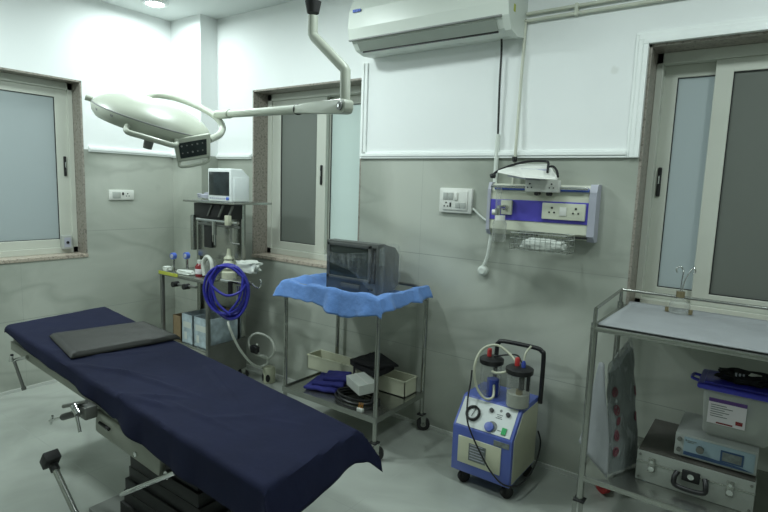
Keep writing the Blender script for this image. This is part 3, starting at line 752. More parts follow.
# folded cloth stack
bm = NB(); n = 24
for k, (s, zz) in enumerate(((1, 0), (.93, .022), (.72, .042))):
    tmp = bmesh.new(); bmesh.ops.create_cube(tmp, size=1)
    bmesh.ops.subdivide_edges(tmp, edges=tmp.edges[:], cuts=8, use_grid_fill=True)
    for v in tmp.verts:
        p = v.co.copy(); r = 1-.12*(abs(p.z)*2)**3
        q = Vector((p.x*.21*s*r, p.y*.20*s*r, p.z*.026+zz+.013+.006*noise.noise(Vector((p.x*4+k, p.y*4, k)))))
        a = math.radians(18+k*6); q = Vector((q.x*math.cos(a)-q.y*math.sin(a), q.x*math.sin(a)+q.y*math.cos(a), q.z))
        v.co = q+Vector((-2.10+.02*k, 2.355+.03*k, SH+.004))
    merge(bm, tmp)
tag(link('folded_cloth', bm, M['bluecloth'], None, True), 'royal blue folded cloth on the lower shelf beside the cable coil', 'cloth')
# coiled cable
t = thing('cable_coil', 'coiled black cable with a white plug end on the trolley\'s lower shelf', 'cable', (-1.80, 2.30, SH))
bm = NB(); pts = []
for k in range(4*26):
    a = 2*PI*k/26; r = .118-.006*(k//26)+.010*math.sin(a*1.3+k*.05)
    pts.append((-1.825+r*1.15*math.cos(a), 2.31+r*.85*math.sin(a), SH+.007+.011*(k//26)+.004*math.sin(a*2)))
tube(bm, pts, .0065, 8); link('cable', bm, M['black'], t, True)
pbox('plug', t, M['cartonwhite'], -1.735, -1.695, 2.196, 2.216, SH, SH+.02, bev=.003)
for q in (0, .012, .024): pcyl('pin', t, M['copper'], (-1.727+q, 2.206, SH+.02), (-1.727+q, 2.214, SH+.048), .0028, seg=8)
# white carton on the coil
bm = NB(); Mx = Matrix.Translation((-1.84, 2.375, SH+.052)) @ Matrix.Rotation(math.radians(-28), 4, 'Z') @ Matrix.Rotation(math.radians(4), 4, 'X')
box(bm, -.095, .095, -.058, .058, 0, .058, .002, Mx); pk = link('carton', bm, M['cartonwhite'], None)
tag(pk, 'small white cardboard carton resting on the black cable coil', 'box')
bm = NB(); box(bm, -.096, .096, -.005, .005, .0575, .0595, 0, Mx); link('tape_strip', bm, M['socket'], pk)
# black bag
t = thing('black_bag', 'black cloth pouch with hanging straps lying across the ivory tray', 'bag', (-1.88, 2.56, .32))
bm = NB()
tmp = bmesh.new(); bmesh.ops.create_cube(tmp, size=1); bmesh.ops.subdivide_edges(tmp, edges=tmp.edges[:], cuts=8, use_grid_fill=True)
for v in tmp.verts:
    p = v.co; a = math.radians(-20); x, y = p.x*.27, p.y*.15
    v.co = Vector((-1.90+x*math.cos(a)-y*math.sin(a), 2.545+x*math.sin(a)+y*math.cos(a), .372+p.z*.035+.012*noise.noise(Vector((p.x*3, p.y*3, 1)))+.02*p.y))
merge(bm, tmp); link('pouch', bm, M['blackcloth'], t, True)
bm = NB(); quad(bm, (-2.02, 2.48, .385), (-1.80, 2.45, .392), (-1.71, 2.56, .400), (-1.94, 2.66, .415), .012); link('flap', bm, M['blackcloth'], t)
for a, b in (((-2.01, 2.50, .345), (-1.985, 2.47, .26)), ((-1.925, 2.465, .34), (-1.93, 2.45, .28)), ((-1.80, 2.455, .34), (-1.795, 2.44, .27))):
    bm = NB(); a = Vector(a); b = Vector(b); quad(bm, a, a+Vector((.018, 0, 0)), b+Vector((.018, 0, 0)), b, .003); link('strap', bm, M['blackcloth'], t)

# ---------------------------------------------------------------- suction machine
t = thing('suction_machine', 'blue and cream suction machine with two jars standing by the back wall', 'suction machine', (-1.02, 2.43, 0))
sx0, sx1, sy0, sy1 = -1.178, -.868, 2.27, 2.60
sz0, szf, szt, syt = .075, .305, .432, 2.375
prof = [(sy0, sz0), (sy0, szf), (syt, szt), (sy1, szt), (sy1, sz0)]
bm = NB(); extrude_poly(bm, [(sx0, y, z) for y, z in prof], (sx1-sx0, 0, 0))
bmesh.ops.bevel(bm, geom=bm.edges[:], offset=.004, segments=2, profile=.5, affect='EDGES'); link('housing', bm, M['suction'], t, True)
bm = NB(); extrude_poly(bm, [(sx1-.001, y, z) for y, z in ((sy0+.022, sz0+.012), (sy0+.022, szf-.006), (syt+.01, szt-.025), (sy1-.014, szt-.025), (sy1-.014, sz0+.012))], (.004, 0, 0)); sp_ = link('side_panel', bm, M['cream'], t)
bm = NB(); extrude_poly(bm, [(sx0+.001, y, z) for y, z in ((sy0+.022, sz0+.012), (sy0+.022, szf-.006), (syt+.01, szt-.025), (sy1-.014, szt-.025), (sy1-.014, sz0+.012))], (-.004, 0, 0)); link('side_panel', bm, M['cream'], t)
fp = pbox('front_panel', t, M['cream'], sx0+.035, sx1-.05, sy0-.005, sy0+.002, sz0+.05, szf-.045, bev=.0015)
np_ = pbox('rating_plate', fp, M['plate'], sx0+.095, sx0+.185, sy0-.007, sy0-.003, sz0+.075, szf-.068)
bm = NB()
for k in range(6): box(bm, sx0+.102, sx0+.178-.01*(k % 2), sy0-.0082, sy0-.006, sz0+.085+.014*k, sz0+.089+.014*k)
link('printed_line', bm, M['panelgrey'], fp)
bm = NB(); box(bm, sx1-.09, sx1-.012, sy0-.003, sy0+.001, szf-.040, szf-.014); link('small_plate', bm, M['plate'], t)
# slanted control facia frame
S0 = Vector((sx0, sy0, szf)); su = Vector((1, 0, 0)); sv = Vector((0, syt-sy0, szt-szf)); SL = sv.length; sv.normalize(); sn = su.cross(sv).normalized()
if sn.y > 0: sn = -sn
def Sp(u, v, w=0): return S0+su*u+sv*v+sn*w
bm = NB(); quad(bm, Sp(.014, .010, .001), Sp(.295, .010, .001), Sp(.295, SL-.012, .001), Sp(.014, SL-.012, .001), .002)
fc = link('facia', bm, M['facia'], t)
gc = Sp(.085, .078, .004)
bm = NB(); lathe(bm, gc, [(.026, .0), (.028, .014), (.034, .016), (.038, .012), (.038, 0)], sn, 32); gz = link('vacuum_gauge', bm, M['black'], t, True)
bm = NB(); lathe(bm, gc, [(0, .004), (.027, .004)], sn, 24); link('dial', bm, M['facia'], gz)
bm = NB(); p, q = gc+sn*.006-su*.004-sv*.016, gc+sn*.006+su*.006+sv*.020; cyl(bm, p, q, .0014, seg=6)
for k in range(9):
    a = math.radians(-30+k*30); d = su*math.cos(a)+sv*math.sin(a); cyl(bm, gc+d*.021+sn*.005, gc+d*.025+sn*.005, .0008, seg=5)
link('needle', bm, M['black'], gz)
bm = NB(); lathe(bm, Sp(.185, .036, .003), [(.024, 0), (.022, .016), (.012, .018), (0, .018)], sn, 24); rg = link('regulator_knob', bm, M['suction'], t, True)
bm = NB(); lathe(bm, Sp(.195, .042, .003), [(.026, 0), (.026, .004), (0, .004)], sn, 24); link('knob_base', bm, M['plate'], rg, True)
for u in (.17, .255):
    bm = NB(); lathe(bm, Sp(u, .118, .003), [(.011, 0), (.010, .012), (0, .013)], sn, 16); link('terminal', bm, M['black'], t, True)
bm = NB(); quad(bm, Sp(.248, .020, .003), Sp(.270, .020, .003), Sp(.270, .052, .003), Sp(.248, .052, .003), .006); link('power_switch', bm, M['green'], t)
bm = NB()
for (u, v, l) in ((.20, .105, .03), (.205, .096, .022), (.198, .088, .034), (.225, .032, .018), (.185, .062, .0)): 
    if l: quad(bm, Sp(u, v, .003), Sp(u+l, v, .003), Sp(u+l, v+.004, .003), Sp(u, v+.004, .003), .0008)
link('facia_print', bm, M['plate'], fc)
bm = NB(); cyl(bm, Sp(.215, .128, .003), Sp(.215, .128, .0042), .007, seg=14); link('maker_mark', bm, M['plate'], fc)
for x, y in ((sx0+.045, sy0+.035), (sx1-.035, sy0+.035), (sx1-.035, sy1-.04), (sx0+.045, sy1-.04)): caster(t, x, y, .075, .030, yaw=.9, mplate=M['black'])
hz = .680
pts = [(-1.105, 2.585, .40), (-1.105, 2.588, hz-.05)]
bm = NB()
path = [Vector(p) for p in ((-1.108, 2.585, .42), (-1.108, 2.588, hz-.045), (-1.100, 2.588, hz-.015), (-1.070, 2.588, hz), (-.905, 2.588, hz), (-.868, 2.588, hz-.012), (-.856, 2.588, hz-.045), (-.856, 2.585, .40))]
tube(bm, smooth_path(path, 6), .0115, 12); link('push_handle', bm, M['black'], t, True)
def jar(cx, cy, r, h, fluid, label=None):
    z = szt+.002
    bm = NB(); lathe(bm, (cx, cy, z), [(0, 0), (r*.96, 0), (r, .008), (r, h-.012), (r*.97, h)], seg=32); j = link('collection_jar', bm, M['glass'], t, True)
    bm = NB(); lathe(bm, (cx, cy, z+h-.004), [(r*1.02, 0), (r*1.16, .004), (r*1.18, .026), (r*1.02, .032), (r*.5, .036), (0, .037)], seg=32); link('lid', bm, M['black'], j, True)
    if fluid:
        bm = NB(); lathe(bm, (cx, cy, z+.004), [(0, 0), (r*.93, 0), (r*.95, fluid), (0, fluid)], seg=28); link('contents', bm, M['fluid'], j, True)
    bm = NB(); lathe(bm, (cx-.014, cy, z+h+.030), [(.012, 0), (.012, .036), (.008, .042), (0, .042)], seg=14); link('spout', bm, M['red'], j, True)
    return j, z+h
j1, ztop1 = jar(-.905, 2.40, .056, .165, .062)
bm = NB(); lathe(bm, (-.885, 2.395, ztop1+.03), [(.010, 0), (.011, .02), (.006, .035), (0, .036)], seg=12); link('blue_nozzle', bm, M['bluefloat'], j1, True)
pcyl('float_valve', j1, M['black'], (-.885, 2.385, ztop1-.075), (-.885, 2.385, ztop1), .013)
pcyl('float_ball', j1, M['brass'], (-.892, 2.38, ztop1-.11), (-.892, 2.38, ztop1-.075), .016)
pcyl('clip', j1, M['black'], (-.85, 2.375, ztop1-.07), (-.85, 2.375, ztop1+.002), .008)
j2, ztop2 = jar(-1.075, 2.455, .052, .162, 0)
bm = NB(); lathe(bm, (-1.052, 2.435, szt+.006), [(0, 0), (.030, 0), (.030, .085), (0, .085)], seg=18); link('blue_filter', bm, M['bluefloat'], j2, True)
ptube('suction_tube', t, M['hoseclear'], [(-1.04, 2.42, .505), (-1.02, 2.37, .455), (-1.055, 2.35, .447), (-1.10, 2.345, .50), (-1.115, 2.345, .60), (-1.10, 2.39, .675), (-1.045, 2.43, .700), (-.98, 2.43, .675), (-.93, 2.41, .645), (-.922, 2.40, .64)], .0065, 8)
ptube('suction_tube', t, M['hoseclear'], [(-.935, 2.40, .615), (-.955, 2.37, .60), (-1.0, 2.36, .585), (-1.04, 2.39, .575)], .0065, 8)
ptube('suction_tube', t, M['hoseclear'], [(-.885, 2.395, ztop1+.06), (-.884, 2.41, ztop1+.10), (-.875, 2.45, ztop1+.125)], .005, 6)
ptube('vent_tube', t, M['black'], [(-1.065, 2.455, ztop2+.035), (-1.0, 2.47, .65), (-.94, 2.45, .665), (-.90, 2.405, .65), (-.885, 2.397, .64)], .004, 6)
ptube('power_lead', t, M['black'], [(-1.145, 2.38, .56), (-1.135, 2.35, .50), (-1.125, 2.31, .435), (-1.10, 2.262, .36), (-1.07, 2.252, .30), (-1.02, 2.248, .225), (-.96, 2.245, .15), (-.895, 2.25, .10), (-.845, 2.30, .085), (-.83, 2.40, .09), (-.826, 2.50, .125), (-.832, 2.565, .20), (-.858, 2.59, .25)], .0042, 8)

# ---------------------------------------------------------------- right instrument trolley
RX0, RX1, RY0, RY1 = -.515, .62, 2.13, 2.655
RT = .955
t = thing('instrument_trolley', 'stainless steel trolley with a white sheet on top beside the right window', 'trolley', (.05, 2.4, 0))
for x, y in ((RX0, RY0), (RX1, RY0), (RX1, RY1), (RX0-.02, RY1)):
    pcyl('post', t, M['steel'], (x, y, .23 if y < 2.4 else .14), (x, y, RT+.01), .0135)
    c = caster(t, x, y, .235 if y < 2.4 else .145, .065 if y < 2.4 else .055, m=M['red'] if x < 0 else M['red'], yaw=2.4)
for x, y in ((RX0, RY0), (RX0-.02, RY1), (RX1, RY1), (RX1, RY0)): pcyl('rail_post', t, M['steel'], (x, y, RT), (x, y, RT+.068), .008)
ptube('guard_rail', t, M['steel'], [(RX0, RY0, RT+.068), (RX0-.02, RY1, RT+.068)], .0065, 0)
ptube('guard_rail', t, M['steel'], [(RX0-.02, RY1, RT+.068), (RX1, RY1, RT+.068)], .0065, 0)
ptube('guard_rail', t, M['steel'], [(RX1, RY0, RT+.068), (RX1, RY1, RT+.068)], .0065, 0)
bm = NB(); box(bm, RX0-.012, RX1+.012, RY0-.012, RY1+.008, RT-.02, RT, .003); link('top_shelf', bm, M['steel'], t, True)
bm = NB(); box(bm, RX0-.005, RX1+.012, RY0-.012, RY1, .318, .340, .003); link('lower_shelf', bm, M['steel'], t, True)
bm = NB(); n1, n2 = 60, 30; g = {}
for i in range(n1+1):
    for j in range(n2+1):
        u, v = i/n1, j/n2
        e = min(u*4, (1-v)*6, v*6, 1)
        g[i, j] = bm.verts.new((RX0+.010+(RX1-RX0-.03)*u + .012*v, RY0+.0+(RY1-RY0-.012)*v, RT+.007+.006*noise.noise(Vector((u*9, v*5, 2)))*e + .012*(v > .93)*(v-.93)/.07))
for i in range(n1):
    for j in range(n2): bm.faces.new((g[i, j], g[i+1, j], g[i+1, j+1], g[i, j+1]))
tag(link('white_sheet', bm, M['sheetwhite'], None, True, solid=.005), 'white sheet spread over the top of the right hand trolley', 'sheet')
# glass dispenser with curled hooks
t = thing('hook_holder', 'small clear bottle with two curled metal hooks on the white sheet', 'bottle', (-.28, 2.58, RT+.01))
bm = NB(); lathe(bm, (-.285, 2.585, RT+.012), [(0, 0), (.040, 0), (.043, .008), (.040, .04), (.018, .056), (.014, .07)]); link('bottle', bm, M['glass'], t, True)
pcyl('brass_collar', t, M['brass'], (-.285, 2.585, RT+.08), (-.285, 2.585, RT+.105), .017)
for dx in (-.045, .045): pcyl('foot', t, M['brass'], (-.285+dx, 2.575, RT+.012), (-.285+dx, 2.575, RT+.032), .008)
ptube('curled_hook', t, M['chrome'], [(-.287, 2.585, RT+.10), (-.285, 2.583, RT+.155), (-.283, 2.58, RT+.195), (-.296, 2.58, RT+.212), (-.310, 2.58, RT+.200), (-.306, 2.58, RT+.185)], .0028)
ptube('curled_hook', t, M['chrome'], [(-.281, 2.585, RT+.10), (-.274, 2.583, RT+.15), (-.262, 2.58, RT+.185), (-.246, 2.58, RT+.212), (-.238, 2.58, RT+.196), (-.247, 2.58, RT+.185)], .0028)
# aluminium case
RS = .3405
t = thing('aluminium_case', 'silver aluminium case with black handle on the trolley\'s lower shelf', 'case', (-.14, 2.45, RS))
cx0, cx1, cy0, cy1, ch = -.338, .052, 2.235, 2.60, .128
pbox('body', t, M['case'], cx0, cx1, cy0, cy1, RS, RS+ch-.006, bev=.004)
pbox('lid_top', t, M['casetop'], cx0+.004, cx1-.004, cy0+.006, cy1-.004, RS+ch-.010, RS+ch, bev=.002)
bm = NB(); box(bm, cx0-.001, cx1+.001, cy0-.002, cy0+.002, RS+.079, RS+.083); link('lid_seam', bm, M['steel'], t)
for x in (cx0+.055, cx1-.075):
    l = pbox('latch', t, M['steel'], x-.012, x+.012, cy0-.008, cy0, RS+.045, RS+.105, bev=.003)
    bm = NB(); cyl(bm, (x, cy0-.0105, RS+.062), (x, cy0-.007, RS+.062), .011, seg=14); cyl(bm, (x, cy0-.0105, RS+.09), (x, cy0-.007, RS+.09), .006, seg=10); link('latch_disc', bm, M['chrome'], l)
hx = (cx0+cx1)/2-.005
h = ptube('carry_handle', t, M['black'], [(hx-.045, cy0-.004, RS+.082), (hx-.052, cy0-.022, RS+.062), (hx-.042, cy0-.026, RS+.035), (hx+.042, cy0-.026, RS+.035), (hx+.052, cy0-.022, RS+.062), (hx+.045, cy0-.004, RS+.082)], .0095, 5)
pbox('handle_plate', h, M['black'], hx-.030, hx+.030, cy0-.010, cy0+.001, RS+.055, RS+.098, bev=.004)
bm = NB(); cyl(bm, (hx, cy0-.013, RS+.078), (hx, cy0-.009, RS+.078), .011, seg=16); link('lock_disc', bm, M['chrome'], h)
for x in (cx0+.012, cx1-.012):
    for z in (RS+.014, RS+ch-.02): pcyl('corner_rivet', t, M['steeldark'], (x, cy0-.003, z), (x, cy0+.001, z), .005, seg=10)
# electronic unit
DZ = RS+ch+.001
t = thing('electronic_unit', 'pale grey electronic unit with a display on top of the aluminium case', 'electronic unit', (-.08, 2.37, DZ))
dx0, dx1, dy0, dy1, dh = -.215, .048, 2.262, 2.52, .094
pbox('chassis', t, M['device'], dx0, dx1, dy0, dy1, DZ+.006, DZ+dh, bev=.003)
f = pbox('facia', t, M['deviceblue'], dx0+.030, dx1-.008, dy0-.004, dy0+.001, DZ+.014, DZ+dh-.008, bev=.001)
bm = NB(); extrude_poly(bm, [(dx0+.032, dy0-.005, DZ+.016), (dx1-.01, dy0-.005, DZ+.016), (dx1-.05, dy0-.005, DZ+.024), (dx0+.11, dy0-.005, DZ+.030), (dx0+.032, dy0-.005, DZ+.030)], (0, .002, 0)); link('wave_print', bm, M['devnavy'], f)
pbox('display', f, M['devnavy'], dx0+.150, dx0+.222, dy0-.006, dy0-.002, DZ+.028, DZ+.072)
pbox('display_glass', f, M['plate'], dx0+.156, dx0+.216, dy0-.0075, dy0-.005, DZ+.034, DZ+.066)
pcyl('knob', t, M['steeldark'], (dx0+.085, dy0-.018, DZ+.052), (dx0+.085, dy0-.002, DZ+.052), .013)
for z in (.030, .072): pcyl('connector', t, M['steeldark'], (dx0+.015, dy0-.008, DZ+z), (dx0+.015, dy0, DZ+z), .008)
bm = NB()
for k, l in enumerate((.030, .022)): box(bm, dx0+.042, dx0+.042+l, dy0-.0055, dy0-.003, DZ+.073-.006*k, DZ+.0755-.006*k)
cyl(bm, (dx0+.037, dy0-.0055, DZ+.074), (dx0+.037, dy0-.003, DZ+.074), .003, seg=8)
link('maker_mark', bm, M['plate'], f)
for x, y in ((dx0+.02, dy0+.02), (dx1-.02, dy0+.02), (dx0+.02, dy1-.02), (dx1-.02, dy1-.02)): pcyl('foot', t, M['rubber'], (x, y, DZ), (x, y, DZ+.008), .009, seg=12)
# tub with blue lid
UZ = DZ+dh+.001
t = thing('plastic_tub', 'cloudy plastic tub with a blue lid and paper label on the grey unit', 'tub', (-.03, 2.39, UZ))
bm = NB(); tx0, tx1, ty0, ty1, th = -.145, .085, 2.295, 2.475, .190
tmp = bmesh.new(); bmesh.ops.create_cube(tmp, size=1)
for v in tmp.verts:
    k = 1 if v.co.z > 0 else .9
    v.co = Vector(((tx0+tx1)/2+v.co.x*(tx1-tx0)*k, (ty0+ty1)/2+v.co.y*(ty1-ty0)*k, UZ+th/2+v.co.z*th))
bmesh.ops.bevel(tmp, geom=[e for e in tmp.edges], offset=.02, segments=4, profile=.5, affect='EDGES'); merge(bm, tmp)
link('tub_body', bm, M['tub'], t, True)
lump('contents', ((tx0+tx1)/2, (ty0+ty1)/2, UZ+.062), (.072, .060, .050), M['cartonwhite'], None, None, 6, t, .15)
LZ = UZ+th
ld = pbox('lid', t, M['lidblue'], tx0-.020, tx1+.020, ty0-.018, ty1+.018, LZ-.006, LZ+.016, bev=.009, seg=3)
pbox('lid_recess', ld, M['lidblue'], tx0+.0, tx1-.0, ty0+.004, ty1-.004, LZ+.010, LZ+.022, bev=.005)
for x, s in ((tx0-.02, -1), (tx1+.02, 1)):
    ptube('clip_handle', ld, M['lidblue'], [(x, 2.35, LZ+.004), (x+s*.022, 2.355, LZ+.008), (x+s*.026, 2.385, LZ+.006), (x+s*.022, 2.415, LZ+.008), (x, 2.42, LZ+.004)], .006)
bm = NB(); Mx = Matrix.Translation((-.062, ty0+.0025, UZ+.106)) @ Matrix.Rotation(math.radians(-3), 4, 'X')
box(bm, -.060, .060, -.003, .0, -.048, .048, 0, Mx); lb = link('label', bm, M['labelwhite'], t)
bm = NB(); box(bm, -.060, .060, -.0042, -.0025, .034, .048, 0, Mx); link('label_header', bm, M['labelpurple'], lb)
bm = NB()
for k in range(6): box(bm, -.052, -.052+(.05, .07, .045, .06, .04, .055)[k], -.0042, -.0025, .022-.0085*k, .0245-.0085*k, 0, Mx)
link('label_print', bm, M['plate'], lb)
bm = NB(); box(bm, .030, .052, -.0042, -.0025, -.036, -.022, 0, Mx); box(bm, -.030, .022, -.0042, -.0025, -.045, -.040, 0, Mx); link('label_mark', bm, M['redbottle'], lb)
t = thing('black_gloves', 'crumpled black cable tie bundle lying on the blue tub lid', 'bundle', (-.02, 2.38, LZ+.02))
t['label'] = 'crumpled black bundle lying on the blue lid of the plastic tub'
t.name = 'black_bundle'; ORG[t.name] = Vector((-.02, 2.38, LZ+.02))
lump('bundle_body', (-.015, 2.385, LZ+.040), (.080, .050, .018), M['blackcloth'], None, None, 3, t, .6, 2.6)
bm = NB(); pts = [(-.015+.07*math.cos(a*1.0)+.01*math.sin(a*3), 2.385+.042*math.sin(a), LZ+.052+.006*math.sin(a*2.3)) for a in [k*.5 for k in range(26)]]
tube(bm, smooth_path(pts, 2), .006, 8); link('strap_loop', bm, M['blackcloth'], t, True)
bm = NB()
for k in range(3): box(bm, -.052+k*.012, -.046+k*.012, 2.342, 2.348, LZ+.044, LZ+.062)
link('strap_stitch', bm, M['panelgrey'], t)
bm = NB(); quad(bm, (-.012, 2.345, LZ+.060), (.022, 2.352, LZ+.056), (.030, 2.366, LZ+.062), (-.004, 2.36, LZ+.066), .003); link('white_tag', bm, M['socket'], t)
# clear bag with folded film + white paper leaning at trolley's left
t = thing('printed_bag', 'clear bag with dull red rings leaning at the left end of the trolley shelf', 'bag', (-.40, 2.3, RS))
bm = NB(); n1, n2 = 18, 24; g = {}
def bagp(u, v, side):
    # u across, v up
    b0 = Vector((-.425, 2.165, RS+.004)); b1 = Vector((-.352, 2.37, RS+.004)); t0 = Vector((-.468, 2.20, .785)); t1 = Vector((-.435, 2.44, .865))
    p = (b0*(1-u)+b1*u)*(1-v)+(t0*(1-u)+t1*u)*v
    bul = .030*math.sin(PI*u)**.6*math.sin(PI*min(1, v*.96+.04))**.5
    p.x += side*bul+.010*noise.noise(Vector((u*5, v*6, side)))
    return p
for s in (-1, 1):
    for i in range(n1+1):
        for j in range(n2+1): g[s, i, j] = bm.verts.new(bagp(i/n1, j/n2, s))
    for i in range(n1):
        for j in range(n2): bm.faces.new((g[s, i, j], g[s, i+1, j], g[s, i+1, j+1], g[s, i, j+1]))
link('film_sheet', bm, M['bag'], t, True)
bm = NB(); 
g = {}
for s in (-1, 1):
    for i in range(n1+1):
        for j in range(n2+1):
            p = bagp(.05+.9*i/n1, .02+.9*j/n2, s*.8); g[s, i, j] = bm.verts.new(p)
    for i in range(n1):
        for j in range(n2): bm.faces.new((g[s, i, j], g[s, i+1, j], g[s, i+1, j+1], g[s, i, j+1]))
for i in range(n1):
    bm.faces.new((g[-1, i, 0], g[-1, i+1, 0], g[1, i+1, 0], g[1, i, 0])); bm.faces.new((g[-1, i, n2], g[-1, i+1, n2], g[1, i+1, n2], g[1, i, n2]))
for j in range(n2):
    bm.faces.new((g[-1, 0, j], g[-1, 0, j+1], g[1, 0, j+1], g[1, 0, j])); bm.faces.new((g[-1, n1, j], g[-1, n1, j+1], g[1, n1, j+1], g[1, n1, j]))
link('folded_contents', bm, M['bagfill'], t, True)
for (u, v, r) in ((.14, .36, .026), (.12, .22, .024), (.15, .58, .024), (.13, .74, .024), (.18, .48, .020), (.75, .42, .02), (.78, .62, .02)):
    bm = NB(); pts = []
    for k in range(20):
        a = 2*PI*k/20; pts.append(bagp(u+r*3.0*math.cos(a)*.6, v+r*1.7*math.sin(a), 1)+Vector((.003, -.003, 0)))
    tube(bm, pts, .0022, 6, closed=True)
    for k in (3, 8, 13): tube(bm, [pts[k], pts[(k+9) % 20]], .0022, 5)
    link('printed_ring', bm, M['bagred'], t)
bm = NB(); n1, n2 = 12, 22; g = {}
for i in range(n1+1):
    for j in range(n2+1):
        u, v = i/n1, j/n2
        b0 = Vector((-.560, 2.22, .43)); b1 = Vector((-.425, 2.150, RS+.004)); t0 = Vector((-.498, 2.21, .79)); t1 = Vector((-.468, 2.165, .80))
        p = (b0*(1-u)+b1*u)*(1-v)+(t0*(1-u)+t1*u)*v
        p.y -= .008*math.sin(3*v+u*4); p.x += .006*math.sin(5*v)
        g[i, j] = bm.verts.new(p)
for i in range(n1):
    for j in range(n2): bm.faces.new((g[i, j], g[i+1, j], g[i+1, j+1], g[i, j+1]))
tag(link('white_paper', bm, M['sheetwhite'], None, True, solid=.003), 'hanging white paper sheet between the trolley leg and the printed bag', 'paper')

# ---------------------------------------------------------------- anaesthesia rack
KX0, KX1, KY0, KY1 = -3.60, -3.055, 2.20, 2.52
t = thing('anaesthesia_trolley', 'tall steel anaesthesia trolley with shelves in the far left corner', 'trolley', (-3.33, 2.36, 0))
for x, y, z1 in ((KX0, KY0, .775), (KX1, KY0, .775)):
    pbox('post', t, M['steeldark'], x-.012, x+.012, y-.012, y+.012, .10, z1, bev=.002)
pbox('column', t, M['steel'], KX1-.085, KX1+.005, KY1-.04, KY1, .10, 1.30, bev=.003)
pbox('column', t, M['steel'], KX0+.02, KX0+.06, KY1-.04, KY1, .10, 1.30, bev=.003)
pbox('back_panel', t, M['steel'], KX0+.06, KX1-.085, KY1-.02, KY1-.012, .30, 1.26)
for x, y in ((KX0, KY0), (KX1, KY0), (KX1-.02, KY1-.02), (KX0+.03, KY1-.02)): caster(t, x, y, .10, .042, yaw=1.2)
pbox('work_shelf', t, M['steel'], KX0-.02, KX1+.015, KY0-.015, KY1, .775, .79, bev=.002)
yl = pbox('warning_label', t, M['yellow'], KX0-.015, KX0+.22, KY0-.020, KY0-.014, .772, .795)
pbox('shelf_lip', t, M['steeldark'], KX0-.02, KX1+.015, KY0-.018, KY0-.012, .765, .778)
pbox('lower_shelf', t, M['steel'], KX0, KX1, KY0, KY1, .275, .290, bev=.002)
dr_ = pbox('drawer', t, M['tableframe'], KX0+.012, KX1-.012, KY0-.006, KY1-.02, .13, .272, bev=.003)
pbox('drawer_pull', dr_, M['black'], KX0+.10, KX0+.17, KY0-.016, KY0-.004, .245, .262, bev=.002)
pbox('side_panel', t, M['steeldark'], KX1+.008, KX1+.014, KY0, KY1, .10, .33)
pbox('monitor_shelf', t, M['steel'], -3.36, -2.80, KY0+.02, KY1+.02, 1.312, 1.326, bev=.002)
pbox('shelf_box', t, M['black'], KX0+.28, KX1+.03, KY0+.08, KY1-.05, 1.20, 1.305, bev=.004)
for x in (-3.16, -3.04, -2.94):
    bm = NB(); extrude_poly(bm, [(x, KY0+.07, 1.22), (x+.05, KY0+.07, 1.30), (x+.065, KY0+.07, 1.30), (x+.015, KY0+.07, 1.22)], (0, .01, 0)); link('brace', bm, M['steeldark'], t)
pcyl('cross_rail', t, M['chrome'], (-3.24, KY0+.05, 1.195), (-2.80, KY0+.05, 1.195), .010)
pcyl('cross_rail', t, M['steeldark'], (-3.24, KY0+.06, 1.165), (-2.80, KY0+.06, 1.165), .008)
pbox('white_block', t, M['tray'], -2.90, -2.865, KY0+.02, KY0+.05, 1.175, 1.24, bev=.003)
pcyl('vaporiser_port', t, M['chrome'], (-3.04, KY0+.045, 1.10), (-3.04, KY0+.045, 1.19), .016)
pcyl('port_stem', t, M['chrome'], (-3.035, KY0+.045, 1.03), (-3.035, KY0+.045, 1.10), .006)
pcyl('port_stem', t, M['chrome'], (-3.055, KY0+.045, 1.05), (-3.055, KY0+.045, 1.16), .004)
ptube('bent_rod', t, M['steeldark'], [(-2.87, KY0+.05, 1.16), (-2.87, KY0+.05, 1.09), (-2.86, KY0+.05, 1.06), (-2.81, KY0+.07, 1.055)], .005, 5)
pbox('flow_window', t, M['black'], -3.205, -3.12, KY0+.08, KY0+.10, 1.00, 1.155, bev=.003)
pbox('left_tube_rail', t, M['steel'], -3.335, -3.30, KY0+.06, KY0+.09, .97, 1.22, bev=.004)
pbox('flow_panel', t, M['steel'], -3.30, -2.90, KY0+.10, KY0+.106, .93, 1.19)
# gauges at left
for gx, gz in ((-3.53, .905), (-3.365, .925)):
    gq = pcyl('pressure_gauge', t, M['ltblue'], (gx, 2.235, gz), (gx, 2.262, gz), .024)
    pcyl('gauge_glass', gq, M['panelgrey'], (gx+.004, 2.230, gz), (gx+.004, 2.236, gz), .015)
    pcyl('gauge_stem', gq, M['chrome'], (gx, 2.25, .79), (gx, 2.25, gz-.025), .010)
pcyl('front_pipe', t, M['steeldark'], (-3.40, KY0-.03, .725), (-3.14, KY0-.03, .735), .009)
for x in (-3.37, -3.24): pcyl('valve_knob', t, M['black'], (x, KY0-.065, .728), (x, KY0-.02, .728), .020)

